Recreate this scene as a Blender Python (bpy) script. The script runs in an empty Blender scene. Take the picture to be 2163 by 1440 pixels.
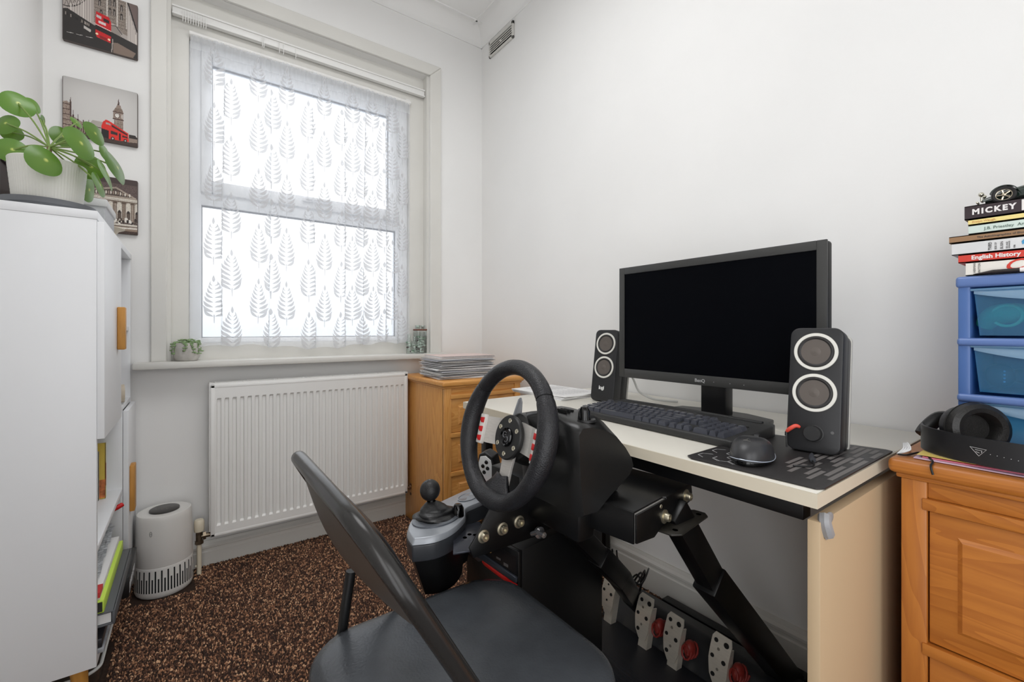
import bpy, bmesh, math, random
import numpy as np
from mathutils import Vector, Matrix, noise as mnoise
R=math.radians; PI=math.pi
SC=bpy.context.scene; COL=SC.collection
# ------------------------------------------------------------ camera, world, light, exposure
cd=bpy.data.cameras.new('camera'); cam=bpy.data.objects.new('camera',cd); COL.objects.link(cam)
cam.location=(0,0,.96); cam.rotation_euler=(R(90),0,R(-36))
cd.sensor_width=36; cd.lens=36*937/2163; cd.shift_y=-(720-697)/2163; cd.clip_start=.02
SC.camera=cam
wd=bpy.data.worlds.new('overcast_sky'); SC.world=wd; wd.use_nodes=True
nt=wd.node_tree; nt.nodes.clear()
wo=nt.nodes.new('ShaderNodeOutputWorld'); wb=nt.nodes.new('ShaderNodeBackground')
tc=nt.nodes.new('ShaderNodeTexCoord'); sx=nt.nodes.new('ShaderNodeSeparateXYZ'); cr=nt.nodes.new('ShaderNodeValToRGB')
nt.links.new(tc.outputs['Generated'],sx.inputs[0]); nt.links.new(sx.outputs['Z'],cr.inputs[0])
e=cr.color_ramp.elements; e[0].position=0.0; e[0].color=(.62,.65,.69,1); e[1].position=.16; e[1].color=(1,1,1,1)
nt.links.new(cr.outputs[0],wb.inputs[0]); nt.links.new(wb.outputs[0],wo.inputs[0]); wb.inputs[1].default_value=1.8
def area(name,loc,rot,sx,sy,power,col=(1,1,1),shape='RECTANGLE'):
    l=bpy.data.lights.new(name,'AREA'); l.shape=shape; l.size=sx; l.size_y=sy; l.energy=power; l.color=col
    o=bpy.data.objects.new(name,l); COL.objects.link(o); o.location=loc; o.rotation_euler=rot; return o
area('ceiling_lamp_light',(.33,1.0,2.56),(0,0,0),.95,.95,12,(.985,.99,1),'DISK')
area('left_fill_light',(-.43,-.55,1.0),(0,R(-90),0),1.9,.8,10,(.985,.99,1))  # added fill in an invented left opening, brightens under the desk
area('rear_fill_light',(.15,-1.16,1.0),(R(90),0,0),.8,1.9,6.5,(.985,.99,1))  # second added fill, shining in from an invented rear opening
SC.view_settings.view_transform='Standard'; SC.view_settings.look='None'; SC.view_settings.exposure=0.0; SC.view_settings.gamma=1
# ------------------------------------------------------------ materials
def lin(c):
    return tuple(((v/255)/12.92 if v/255<=.04045 else ((v/255+.055)/1.055)**2.4) for v in c)
def mat(name,col,rough=.5,metal=0,var=0,vs=8,bump=0,bs=200,spec=.5,coat=0,trans=0,ior=1.45,emit=None,vstr=(1,1,1)):
    m=bpy.data.materials.new(name); m.use_nodes=True; n=m.node_tree; b=n.nodes['Principled BSDF']
    c=lin(col); b.inputs['Base Color'].default_value=(*c,1); b.inputs['Roughness'].default_value=rough
    b.inputs['Metallic'].default_value=metal; b.inputs['Specular IOR Level'].default_value=spec
    b.inputs['Coat Weight'].default_value=coat; b.inputs['Transmission Weight'].default_value=trans; b.inputs['IOR'].default_value=ior
    if var or bump:
        t=n.nodes.new('ShaderNodeTexCoord'); mp=n.nodes.new('ShaderNodeMapping'); mp.inputs['Scale'].default_value=vstr
        n.links.new(t.outputs['Object'],mp.inputs[0])
    if var:
        no=n.nodes.new('ShaderNodeTexNoise'); no.inputs['Scale'].default_value=vs; no.inputs['Detail'].default_value=5
        n.links.new(mp.outputs[0],no.inputs[0])
        r=n.nodes.new('ShaderNodeValToRGB'); r.color_ramp.elements[0].position=.3; r.color_ramp.elements[1].position=.7
        r.color_ramp.elements[0].color=(*[x*(1-var) for x in c],1); r.color_ramp.elements[1].color=(*[min(1,x*(1+var)) for x in c],1)
        n.links.new(no.outputs[0],r.inputs[0]); n.links.new(r.outputs[0],b.inputs['Base Color'])
    if bump:
        nb=n.nodes.new('ShaderNodeTexNoise'); nb.inputs['Scale'].default_value=bs; nb.inputs['Detail'].default_value=3
        n.links.new(mp.outputs[0],nb.inputs[0]); bp=n.nodes.new('ShaderNodeBump'); bp.inputs['Strength'].default_value=bump; bp.inputs['Distance'].default_value=.002
        n.links.new(nb.outputs[0],bp.inputs['Height']); n.links.new(bp.outputs[0],b.inputs['Normal'])
    return m
def pine(name,axis,light=(208,142,68),dark=(178,108,44)):
    m=bpy.data.materials.new(name); m.use_nodes=True; n=m.node_tree; L=n.links; b=n.nodes['Principled BSDF']
    t=n.nodes.new('ShaderNodeTexCoord'); mp=n.nodes.new('ShaderNodeMapping')
    s=[9,9,9]; s['xyz'.index(axis)]=.9; mp.inputs['Scale'].default_value=s
    oi=n.nodes.new('ShaderNodeObjectInfo'); ad=n.nodes.new('ShaderNodeVectorMath'); ad.operation='ADD'
    L.new(t.outputs['Object'],ad.inputs[0]); L.new(oi.outputs['Random'],ad.inputs[1]); L.new(ad.outputs[0],mp.inputs[0])
    no=n.nodes.new('ShaderNodeTexNoise'); no.inputs['Scale'].default_value=1.3; no.inputs['Detail'].default_value=2; no.inputs['Distortion'].default_value=.4
    L.new(mp.outputs[0],no.inputs[0])
    mu=n.nodes.new('ShaderNodeMath'); mu.operation='MULTIPLY'; mu.inputs[1].default_value=16; L.new(no.outputs[0],mu.inputs[0])
    fr=n.nodes.new('ShaderNodeMath'); fr.operation='FRACT'; L.new(mu.outputs[0],fr.inputs[0])
    fi=n.nodes.new('ShaderNodeTexNoise'); fi.inputs['Scale'].default_value=14; fi.inputs['Detail'].default_value=6; L.new(mp.outputs[0],fi.inputs[0])
    mx=n.nodes.new('ShaderNodeMath'); mx.operation='MULTIPLY_ADD'; mx.inputs[1].default_value=.38; L.new(fr.outputs[0],mx.inputs[0]); 
    sc=n.nodes.new('ShaderNodeMath'); sc.operation='MULTIPLY'; sc.inputs[1].default_value=.62; L.new(fi.outputs[0],sc.inputs[0]); L.new(sc.outputs[0],mx.inputs[2])
    r=n.nodes.new('ShaderNodeValToRGB'); e=r.color_ramp.elements; e[0].position=.1; e[0].color=(*lin(light),1); e[1].position=.85; e[1].color=(*lin(dark),1)
    L.new(mx.outputs[0],r.inputs[0])
    # knots
    vo=n.nodes.new('ShaderNodeTexVoronoi'); vo.inputs['Scale'].default_value=.55; L.new(mp.outputs[0],vo.inputs['Vector'])
    vr=n.nodes.new('ShaderNodeValToRGB'); vr.color_ramp.elements[0].position=.05; vr.color_ramp.elements[0].color=(.22,.12,.06,1); vr.color_ramp.elements[1].position=.13; vr.color_ramp.elements[1].color=(1,1,1,1)
    L.new(vo.outputs['Distance'],vr.inputs[0])
    mm=n.nodes.new('ShaderNodeMix'); mm.data_type='RGBA'; mm.blend_type='MULTIPLY'; mm.inputs[0].default_value=1
    L.new(r.outputs[0],mm.inputs[6]); L.new(vr.outputs[0],mm.inputs[7]); L.new(mm.outputs[2],b.inputs['Base Color'])
    b.inputs['Roughness'].default_value=.38
    return m
def attrmat(name,rough=.6):
    m=bpy.data.materials.new(name); m.use_nodes=True; n=m.node_tree; b=n.nodes['Principled BSDF']
    a=n.nodes.new('ShaderNodeAttribute'); a.attribute_name='col'; n.links.new(a.outputs['Color'],b.inputs['Base Color']); b.inputs['Roughness'].default_value=rough
    return m
def sheer(name,col,alpha,transl=.5):
    "thin cloth: a share alpha of threads (half reflecting, half glowing through), the rest open holes"
    m=bpy.data.materials.new(name); m.use_nodes=True; n=m.node_tree; n.nodes.clear(); L=n.links
    o=n.nodes.new('ShaderNodeOutputMaterial'); t=n.nodes.new('ShaderNodeBsdfTransparent'); d=n.nodes.new('ShaderNodeBsdfDiffuse'); tr=n.nodes.new('ShaderNodeBsdfTranslucent')
    d.inputs[0].default_value=(*col,1); tr.inputs[0].default_value=(*col,1)
    a=n.nodes.new('ShaderNodeMixShader'); a.inputs[0].default_value=transl; L.new(d.outputs[0],a.inputs[1]); L.new(tr.outputs[0],a.inputs[2])
    bb=n.nodes.new('ShaderNodeMixShader'); bb.inputs[0].default_value=alpha; L.new(t.outputs[0],bb.inputs[1]); L.new(a.outputs[0],bb.inputs[2]); L.new(bb.outputs[0],o.inputs[0])
    return m
def thin_glass(name,tint=(1,1,1),refl=.06,rough=.02,fr=.6):
    m=bpy.data.materials.new(name); m.use_nodes=True; n=m.node_tree; n.nodes.clear(); L=n.links
    o=n.nodes.new('ShaderNodeOutputMaterial'); t=n.nodes.new('ShaderNodeBsdfTransparent'); g=n.nodes.new('ShaderNodeBsdfGlossy'); g.inputs['Roughness'].default_value=rough
    t.inputs[0].default_value=(*tint,1); lw=n.nodes.new('ShaderNodeLayerWeight'); lw.inputs[0].default_value=.25
    ma=n.nodes.new('ShaderNodeMath'); ma.operation='MULTIPLY_ADD'; ma.inputs[1].default_value=fr; ma.inputs[2].default_value=refl; L.new(lw.outputs['Fresnel'],ma.inputs[0])
    mx=n.nodes.new('ShaderNodeMixShader'); L.new(ma.outputs[0],mx.inputs[0]); L.new(t.outputs[0],mx.inputs[1]); L.new(g.outputs[0],mx.inputs[2]); L.new(mx.outputs[0],o.inputs[0])
    return m
def tinted_plastic(name,tint,body,share,gloss=.08,rough=.15):
    "clear coloured plastic: partly clear, partly cloudy"
    m=bpy.data.materials.new(name); m.use_nodes=True; n=m.node_tree; n.nodes.clear(); L=n.links
    o=n.nodes.new('ShaderNodeOutputMaterial'); t=n.nodes.new('ShaderNodeBsdfTransparent'); d=n.nodes.new('ShaderNodeBsdfDiffuse'); tr=n.nodes.new('ShaderNodeBsdfTranslucent'); g=n.nodes.new('ShaderNodeBsdfGlossy')
    t.inputs[0].default_value=(*lin(tint),1); d.inputs[0].default_value=(*lin(body),1); tr.inputs[0].default_value=(*lin(body),1); g.inputs['Roughness'].default_value=rough
    a=n.nodes.new('ShaderNodeMixShader'); a.inputs[0].default_value=.4; L.new(d.outputs[0],a.inputs[1]); L.new(tr.outputs[0],a.inputs[2])
    c=n.nodes.new('ShaderNodeMixShader'); c.inputs[0].default_value=share; L.new(t.outputs[0],c.inputs[1]); L.new(a.outputs[0],c.inputs[2])
    e=n.nodes.new('ShaderNodeMixShader'); e.inputs[0].default_value=gloss; L.new(c.outputs[0],e.inputs[1]); L.new(g.outputs[0],e.inputs[2]); L.new(e.outputs[0],o.inputs[0])
    return m
# ------------------------------------------------------------ mesh building
class B:
    def __init__(s): s.bm=bmesh.new()
    def add(s,vs,fs,M=None):
        v=[s.bm.verts.new(M@Vector(p) if M else p) for p in vs]
        out=[]
        for f in fs:
            try: out.append(s.bm.faces.new([v[i] for i in f]))
            except ValueError: pass
        return v,out
    def box(s,x0,x1,y0,y1,z0,z1,bev=0,M=None,seg=2):
        vs=[(x,y,z) for x in(x0,x1) for y in(y0,y1) for z in(z0,z1)]
        fs=[(0,1,3,2),(4,6,7,5),(0,4,5,1),(2,3,7,6),(0,2,6,4),(1,5,7,3)]
        v,f=s.add(vs,fs,M)
        if bev: bmesh.ops.bevel(s.bm,geom=list({e for x in f for e in x.edges}),offset=bev,segments=seg,profile=.5,affect='EDGES',clamp_overlap=True)
        return s
    def prism(s,poly,z0,z1,M=None,bev=0,seg=2,poly2=None):
        n=len(poly); q=poly2 or poly
        vs=[(x,y,z0) for x,y in poly]+[(x,y,z1) for x,y in q]
        fs=[tuple(range(n))[::-1],tuple(range(n,2*n))]+[(i,(i+1)%n,n+(i+1)%n,n+i) for i in range(n)]
        v,f=s.add(vs,fs,M); bmesh.ops.recalc_face_normals(s.bm,faces=f)
        if bev: bmesh.ops.bevel(s.bm,geom=list({e for x in f for e in x.edges}),offset=bev,segments=seg,profile=.5,affect='EDGES',clamp_overlap=True)
        return s
    def cyl(s,p,q,r,r2=None,n=20,M=None):
        p=Vector(p);q=Vector(q);r2=r if r2 is None else r2
        d=(q-p).normalized(); u=d.orthogonal().normalized(); w=d.cross(u)
        vs=[p+(u*math.cos(2*PI*i/n)+w*math.sin(2*PI*i/n))*r for i in range(n)]+[q+(u*math.cos(2*PI*i/n)+w*math.sin(2*PI*i/n))*r2 for i in range(n)]
        fs=[tuple(range(n))[::-1],tuple(range(n,2*n))]+[(i,(i+1)%n,n+(i+1)%n,n+i) for i in range(n)]
        s.add(vs,fs,M); return s
    def lathe(s,prof,M=None,n=32,sx=1,sy=1):
        vs=[];fs=[]
        for r,z in prof:
            for i in range(n): a=2*PI*i/n; vs.append((r*sx*math.cos(a),r*sy*math.sin(a),z))
        for j in range(len(prof)-1):
            for i in range(n): fs.append((j*n+i,j*n+(i+1)%n,(j+1)*n+(i+1)%n,(j+1)*n+i))
        if prof[0][0]>1e-6: fs.append(tuple(range(n))[::-1])
        if prof[-1][0]>1e-6: fs.append(tuple(range((len(prof)-1)*n,len(prof)*n)))
        s.add(vs,fs,M); return s
    def tube(s,pts,r,n=10,closed=False,M=None,ry=None,cap=True):
        pts=[Vector(p) for p in pts]; N=len(pts); rs=r if isinstance(r,(list,tuple)) else [r]*N
        T=[]
        for i in range(N):
            a=pts[(i-1)%N] if (closed or i) else pts[0]; b=pts[(i+1)%N] if (closed or i<N-1) else pts[-1]
            T.append((b-a).normalized())
        u=T[0].orthogonal().normalized(); vs=[]
        for i in range(N):
            u=(u-T[i]*u.dot(T[i])).normalized(); w=T[i].cross(u)
            for k in range(n):
                a=2*PI*k/n; vs.append(pts[i]+u*(math.cos(a)*rs[i])+w*(math.sin(a)*(ry or rs[i])))
        fs=[]
        for i in range(N if closed else N-1):
            for k in range(n): fs.append((i*n+k,i*n+(k+1)%n,((i+1)%N)*n+(k+1)%n,((i+1)%N)*n+k))
        if not closed and cap: fs+= [tuple(range(n))[::-1],tuple(range((N-1)*n,N*n))]
        s.add(vs,fs,M); return s
    def surf(s,fn,nu,nv,M=None,closeu=False,thick=0):
        vs=[tuple(fn(i/(nu if closeu else nu-1),j/(nv-1))) for j in range(nv) for i in range(nu)]
        fs=[(j*nu+i,j*nu+(i+1)%nu,(j+1)*nu+(i+1)%nu,(j+1)*nu+i) for j in range(nv-1) for i in range(nu if closeu else nu-1)]
        v,f=s.add(vs,fs,M)
        if thick:
            # closed sheet: a copy of the surface shifted along its normals, joined by a rim
            bmesh.ops.recalc_face_normals(s.bm,faces=f)
            for q in f: q.normal_update()
            for q in v: q.normal_update()
            v2=[s.bm.verts.new(q.co-q.normal*abs(thick)) for q in v]
            for q in fs: s.bm.faces.new([v2[i] for i in q[::-1]])
            nn=nu; rimi=[j*nn for j in range(nv)]+[(nv-1)*nn+i for i in range(1,nn)]+[j*nn+nn-1 for j in range(nv-2,-1,-1)]+[i for i in range(nn-2,0,-1)]
            if not closeu:
                for a,b_ in zip(rimi,rimi[1:]+rimi[:1]): s.bm.faces.new([v[a],v[b_],v2[b_],v2[a]])
        return s
    def sphere(s,c,rx,ry=None,rz=None,n=16,M=None):
        ry=ry or rx; rz=rz or rx
        prof=[(math.sin(PI*i/(n//2+1)),-math.cos(PI*i/(n//2+1))) for i in range(n//2+2)]
        prof[0]=(0,-1);prof[-1]=(0,1)
        T=Matrix.Translation(c)@Matrix.Diagonal((rx,ry,rz,1)); T=M@T if M else T
        s.lathe(prof,T,n); return s
def rr(w,h,r,n=5,cx=0,cy=0):
    "rounded rectangle outline, w x h centred"
    out=[]
    for sx,sy,a0 in((1,1,0),(-1,1,90),(-1,-1,180),(1,-1,270)):
        for k in range(n+1):
            a=R(a0+90*k/n); out.append((cx+sx*(w/2-r)+r*math.cos(a),cy+sy*(h/2-r)+r*math.sin(a)))
    return out
def bez(pts,n=8):
    "smooth path through points (Catmull-Rom)"
    P=[Vector(p) for p in pts]; out=[]
    for i in range(len(P)-1):
        a=P[max(i-1,0)];b=P[i];c=P[i+1];d=P[min(i+2,len(P)-1)]
        for k in range(n):
            t=k/n; out.append(.5*((2*b)+(c-a)*t+(2*a-5*b+4*c-d)*t*t+(3*b-a-3*c+d)*t**3))
    out.append(P[-1]); return out
def TM(loc=(0,0,0),rz=0,rx=0,ry=0): return Matrix.Translation(loc)@Matrix.Rotation(R(rz),4,'Z')@Matrix.Rotation(R(ry),4,'Y')@Matrix.Rotation(R(rx),4,'X')
def frame(o,x,y,z):
    m=Matrix.Identity(4)
    for i,v in enumerate((x,y,z)):
        for k in range(3): m[k][i]=v[k]
    for k in range(3): m[k][3]=o[k]
    return m
WM={}
def link(name,b,m,parent=None,smooth=True,W=False,kind=None,label=None,ang=38):
    "one mesh object; W: the mesh was laid out in room coordinates"
    if W and parent is not None and parent.name in WM: bmesh.ops.transform(b.bm,matrix=WM[parent.name].inverted(),verts=b.bm.verts)
    me=bpy.data.meshes.new(name); bmesh.ops.recalc_face_normals(b.bm,faces=b.bm.faces) if smooth!='keep' else None
    b.bm.to_mesh(me); b.bm.free(); me.materials.append(m)
    o=bpy.data.objects.new(name,me); COL.objects.link(o)
    if smooth: me.shade_smooth(); me.set_sharp_from_angle(angle=R(ang))
    if parent is not None:
        o.parent=parent; WM[o.name]=WM.get(parent.name,Matrix.Identity(4))
    if kind: o['kind']=kind
    if label: o['label']=label
    return o
def thing(name,label,cat,loc=(0,0,0),rz=0,group=None,M=None):
    o=bpy.data.objects.new(name,None); COL.objects.link(o); o.empty_display_size=.05
    M=M or TM(loc,rz); o.matrix_world=M; WM[o.name]=M.copy()
    o['label']=label; o['category']=cat
    if group: o['group']=group
    return o
def one(name,b,m,label,cat,group=None,smooth=True,M=None,ang=38,kind=None):
    o=link(name,b,m,None,smooth,ang=ang)
    if M: o.matrix_world=M
    WM[o.name]=M.copy() if M else Matrix.Identity(4)
    o['label']=label; o['category']=cat
    if group: o['group']=group
    if kind: o['kind']=kind
    return o
def text(name,s,size,m,parent,M,depth=.0004,font_scale=(1,1),bold=0,spacing=1,align='LEFT',shear=0,flat=True):
    c=bpy.data.curves.new(name,'FONT'); c.body=s; c.size=size; c.extrude=depth; c.align_x=align; c.offset=bold; c.space_character=spacing; c.shear=shear; c.resolution_u=3
    o=bpy.data.objects.new(name,c); COL.objects.link(o); bpy.context.view_layer.update()
    me=bpy.data.meshes.new_from_object(o.evaluated_get(bpy.context.evaluated_depsgraph_get())); bpy.data.objects.remove(o)
    me.transform(M@Matrix.Diagonal((font_scale[0],font_scale[1],1,1))); me.materials.clear(); me.materials.append(m)
    q=bpy.data.objects.new(name,me); COL.objects.link(q); q.parent=parent; WM[q.name]=WM.get(parent.name,Matrix.Identity(4)); return q
WHITE=mat('wall_paint',(241,240,238),.75,var=.015,vs=3,bump=.05,bs=90)
CEIL=mat('ceiling_paint',(244,243,241),.8)
GLOSS=mat('white_gloss_woodwork',(224,222,216),.32,var=.02,vs=5,bump=.08,bs=25)
UPVC=mat('white_upvc',(246,248,251),.3)
STEELW=mat('white_enamel',(240,239,236),.3)
MEL=mat('white_melamine',(236,237,239),.42)
BLACK=mat('black_powder_coat',(9,9,10),.35,bump=.04,bs=600)
BPL=mat('black_plastic',(18,18,19),.42,bump=.06,bs=900)
BPLG=mat('glossy_black_plastic',(8,8,9),.08)
CHAR=mat('charcoal_plastic',(50,50,52),.45,bump=.05,bs=900)
SILVER=mat('brushed_silver',(196,196,196),.3,metal=.9)
ZINC=mat('zinc_bolt',(190,182,160),.3,metal=.9)
OAKH=mat('oak_handle_wood',(196,140,66),.5,var=.12,vs=14,vstr=(6,6,1))
DARKV=mat('dark_void',(8,8,8),.9)
RED=mat('red_plastic',(200,30,32),.35)
PAPER=mat('white_paper',(232,231,230),.7)
PX,PY,PZ=[pine('pine_'+a,a,(236,176,102),(206,138,66)) for a in 'xyz']
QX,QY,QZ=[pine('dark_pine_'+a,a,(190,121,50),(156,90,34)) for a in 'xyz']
# ------------------------------------------------------------ room shell
XL,XR,YB,YF,ZC=-.414,1.386,2.21,-1.15,2.69
def struct(name,b,m,smooth=False,parent=None): return link(name,b,m,parent,smooth,kind='structure')
b=B(); b.box(XL-.12,XR+.12,YF-.12,YB+.14,-.08,0); struct('floor',b,mat('carpet_backing',(52,36,27),.95,var=.4,vs=120))
b=B(); b.box(XL-.12,XR+.12,YF-.12,YB+.14,ZC,ZC+.08); struct('ceiling',b,CEIL)
b=B()
for y0,y1,z0,z1 in((YF,-.97,0,ZC),(-.97,-.13,2.0,ZC),(-.13,YB+.14,0,ZC)): b.box(XL-.12,XL,y0,y1,z0,z1)  # unseen opening added to hold the left fill light
struct('wall_left',b,WHITE)
b=B(); b.box(XR,XR+.12,YF,YB+.14,0,ZC); struct('wall_right',b,WHITE)
b=B()
for x0,x1,z0,z1 in((XL,-.27,0,ZC),(-.27,.57,2.0,ZC),(.57,XR,0,ZC)): b.box(x0,x1,YF-.12,YF,z0,z1)  # unseen opening added to hold the rear fill light
struct('wall_rear',b,WHITE)
b=B()
for x0,x1,z0,z1 in((-.34,-.27,0,2.07),(.57,.64,0,2.07),(-.27,.57,2.0,2.07)): b.box(x0,x1,YF,YF+.016,z0,z1,bev=.004)
struct('trim_10',b,GLOSS)  # trim around the added rear opening
# window wall with its opening: x -.07..1.05, z .84..2.335
OX0,OX1,OZ0,OZ1=-.072,1.050,.836,2.335
b=B()
for x0,x1,z0,z1 in((XL,OX0,0,ZC),(OX1,XR,0,ZC),(OX0,OX1,0,OZ0),(OX0,OX1,OZ1,ZC)): b.box(x0,x1,YB,YB+.14,z0,z1)
struct('wall_back',b,WHITE)
# coving, plaster
def cove(name,p0,p1,inward):
    b=B(); n=8; h=.075; d=.085; vs=[]
    for k in range(n+1):
        a=PI/2*k/n; vs.append((d*(1-math.cos(a)), -h+h*math.sin(a)))   # concave quarter
    prof=[(0,0)]+[(0,-h-.008),(.006,-h-.008),(.006,-h)]+vs[1:-1]+[(d,-.006),(d+.01,-.006),(d+.01,0)]
    P0=Vector(p0);P1=Vector(p1);I=Vector(inward); vv=[]
    for P in(P0,P1):
        for u,w in prof: vv.append(tuple(P+I*u+Vector((0,0,w))))
    k=len(prof); b.add(vv,[(i,(i+1)%k,k+(i+1)%k,k+i) for i in range(k)]+[tuple(range(k)),tuple(range(k,2*k))])
    return struct(name,b,CEIL,smooth=True)
cove('trim_1',(XL,YB,ZC),(XR,YB,ZC),(0,-1,0)); cove('trim_2',(XR,YF,ZC),(XR,YB,ZC),(-1,0,0)); cove('trim_3',(XL,YF,ZC),(XL,YB,ZC),(1,0,0))
# skirting boards with a bead along the top
def skirt(name,axis,a0,a1,wall,sgn,h=.125,t=.018):
    prof=[(0,0),(t,0),(t,h-.042),(t-.004,h-.038),(t-.004,h-.030),(t+.001,h-.026),(t+.001,h-.018),(t-.006,h-.010),(t-.011,h),(0,h)]
    b=B(); vv=[]
    for a in(a0,a1):
        for u,z in prof: vv.append((wall+sgn*u,a,z) if axis=='y' else (a,wall+sgn*u,z))
    k=len(prof); b.add(vv,[(i,(i+1)%k,k+(i+1)%k,k+i) for i in range(k)]+[tuple(range(k)),tuple(range(k,2*k))])
    return struct(name,b,GLOSS)
skirt('baseboard_right','y',YF,YB,XR,-1); skirt('baseboard_back','x',XL,XR,YB,-1,h=.098); skirt('baseboard_left','y',-.06,YB,XL,1)
b=B()
for y0,y1,z0,z1 in((-1.04,-.97,0,2.07),(-.13,-.06,0,2.07),(-.97,-.13,2.0,2.07)): b.box(XL,XL+.016,y0,y1,z0,z1,bev=.004)
struct('trim_9',b,GLOSS)  # trim around the added left opening
# architrave round the opening
def arch(name,poly,y0,y1):
    b=B(); b.prism(poly,0,y1-y0,M=frame((0,y1,0),(1,0,0),(0,0,1),(0,-1,0)),bev=.004); return struct(name,b,GLOSS)
arch('trim_4',[(-.122,OZ0),(OX0,OZ0),(OX0,OZ1),(-.122,OZ1+.062)],YB-.016,YB)
arch('trim_5',[(OX1,OZ0),(1.116,OZ0),(1.116,OZ1+.062),(OX1,OZ1)],YB-.016,YB)
arch('trim_6',[(OX0,OZ1),(OX1,OZ1),(1.116,OZ1+.062),(-.122,OZ1+.062)],YB-.016,YB)
# old timber box frame inside the opening
b=B()
b.box(OX0,-.002,YB+.05,YB+.14,OZ0,OZ1); b.box(.958,OX1,YB+.05,YB+.14,OZ0,OZ1); b.box(-.002,.958,YB+.05,YB+.14,2.17,OZ1); b.box(-.002,.958,YB+.05,YB+.14,OZ0,.905)
b.box(OX0,OX0+.012,YB+.004,YB+.05,OZ0,OZ1); b.box(OX1-.012,OX1,YB+.004,YB+.05,OZ0,OZ1)
struct('trim_7',b,GLOSS)
# sill board
b=B(); b.box(-.172,1.118,2.125,YB+.06,.812,.838,bev=.006); struct('trim_8',b,GLOSS,smooth=True)
# ---- window
w=bpy.data.objects.new('window_1',None); COL.objects.link(w); w['kind']='structure'; WM['window_1']=Matrix.Identity(4)
def ring(b,x0,x1,z0,z1,t,y0,y1,bev=.006):
    for a in((x0,x0+t[0],z0,z1),(x1-t[1],x1,z0,z1),(x0+t[0],x1-t[1],z0,z0+t[2]),(x0+t[0],x1-t[1],z1-t[3],z1)):
        b.box(a[0],a[1],y0,y1,a[2],a[3],bev=bev)
b=B(); ring(b,-.002,.958,.905,2.17,(.042,.066,.022,.07),YB+.075,YB+.135,.005); link('window_frame',b,UPVC,w,W=True)
b=B(); b.box(.038,.894,YB+.078,YB+.13,1.49,1.545,bev=.004); link('mullion',b,UPVC,w,W=True)
b=B(); ring(b,.038,.894,1.54,2.135,(.04,.042,.055,.045),YB+.062,YB+.12,.008); sash=link('sash',b,UPVC,w,W=True)
b=B(); b.box(.43,.47,YB+.046,YB+.064,1.565,1.585,bev=.004); b.box(.44,.56,YB+.036,YB+.048,1.574,1.588,bev=.004); link('handle',b,UPVC,sash,W=True)
gl=thin_glass('window_glass',(.97,.985,1),.012,.02,.12)
b=B(); b.box(.07,.86,YB+.088,YB+.094,1.59,2.10); link('pane',b,gl,w,W=True,smooth=False)
b=B(); b.box(.035,.895,YB+.098,YB+.104,.92,1.50); link('pane',b,gl,w,W=True,smooth=False)
gk=mat('grey_gasket',(120,122,128),.6)
b=B(); ring(b,.040,.892,.927,1.49,(.004,.004,.004,.006),YB+.086,YB+.098,0); ring(b,.078,.852,1.595,2.09,(.003,.003,.003,.005),YB+.08,YB+.09,0); link('gasket',b,gk,w,W=True,smooth=False)
# ---- distant hedge line outside, in haze
# ---- ceiling lamp the light comes from (out of frame) 
b=B(); b.lathe([(0,0),(.06,0),(.062,-.02),(.05,-.03),(0,-.03)],M=TM((.33,1.0,ZC))); lamp=thing('ceiling_lamp','round flush ceiling lamp above the middle of the room','lamp',(.33,1.0,2.60)); link('rose',b,STEELW,lamp,W=True)
b=B(); b.lathe([(0,.045),(.44,.045),(.49,.03),(.50,0),(.49,-.01)],M=TM((.33,1.0,2.60))); link('lamp_shade',b,STEELW,lamp,W=True)
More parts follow.
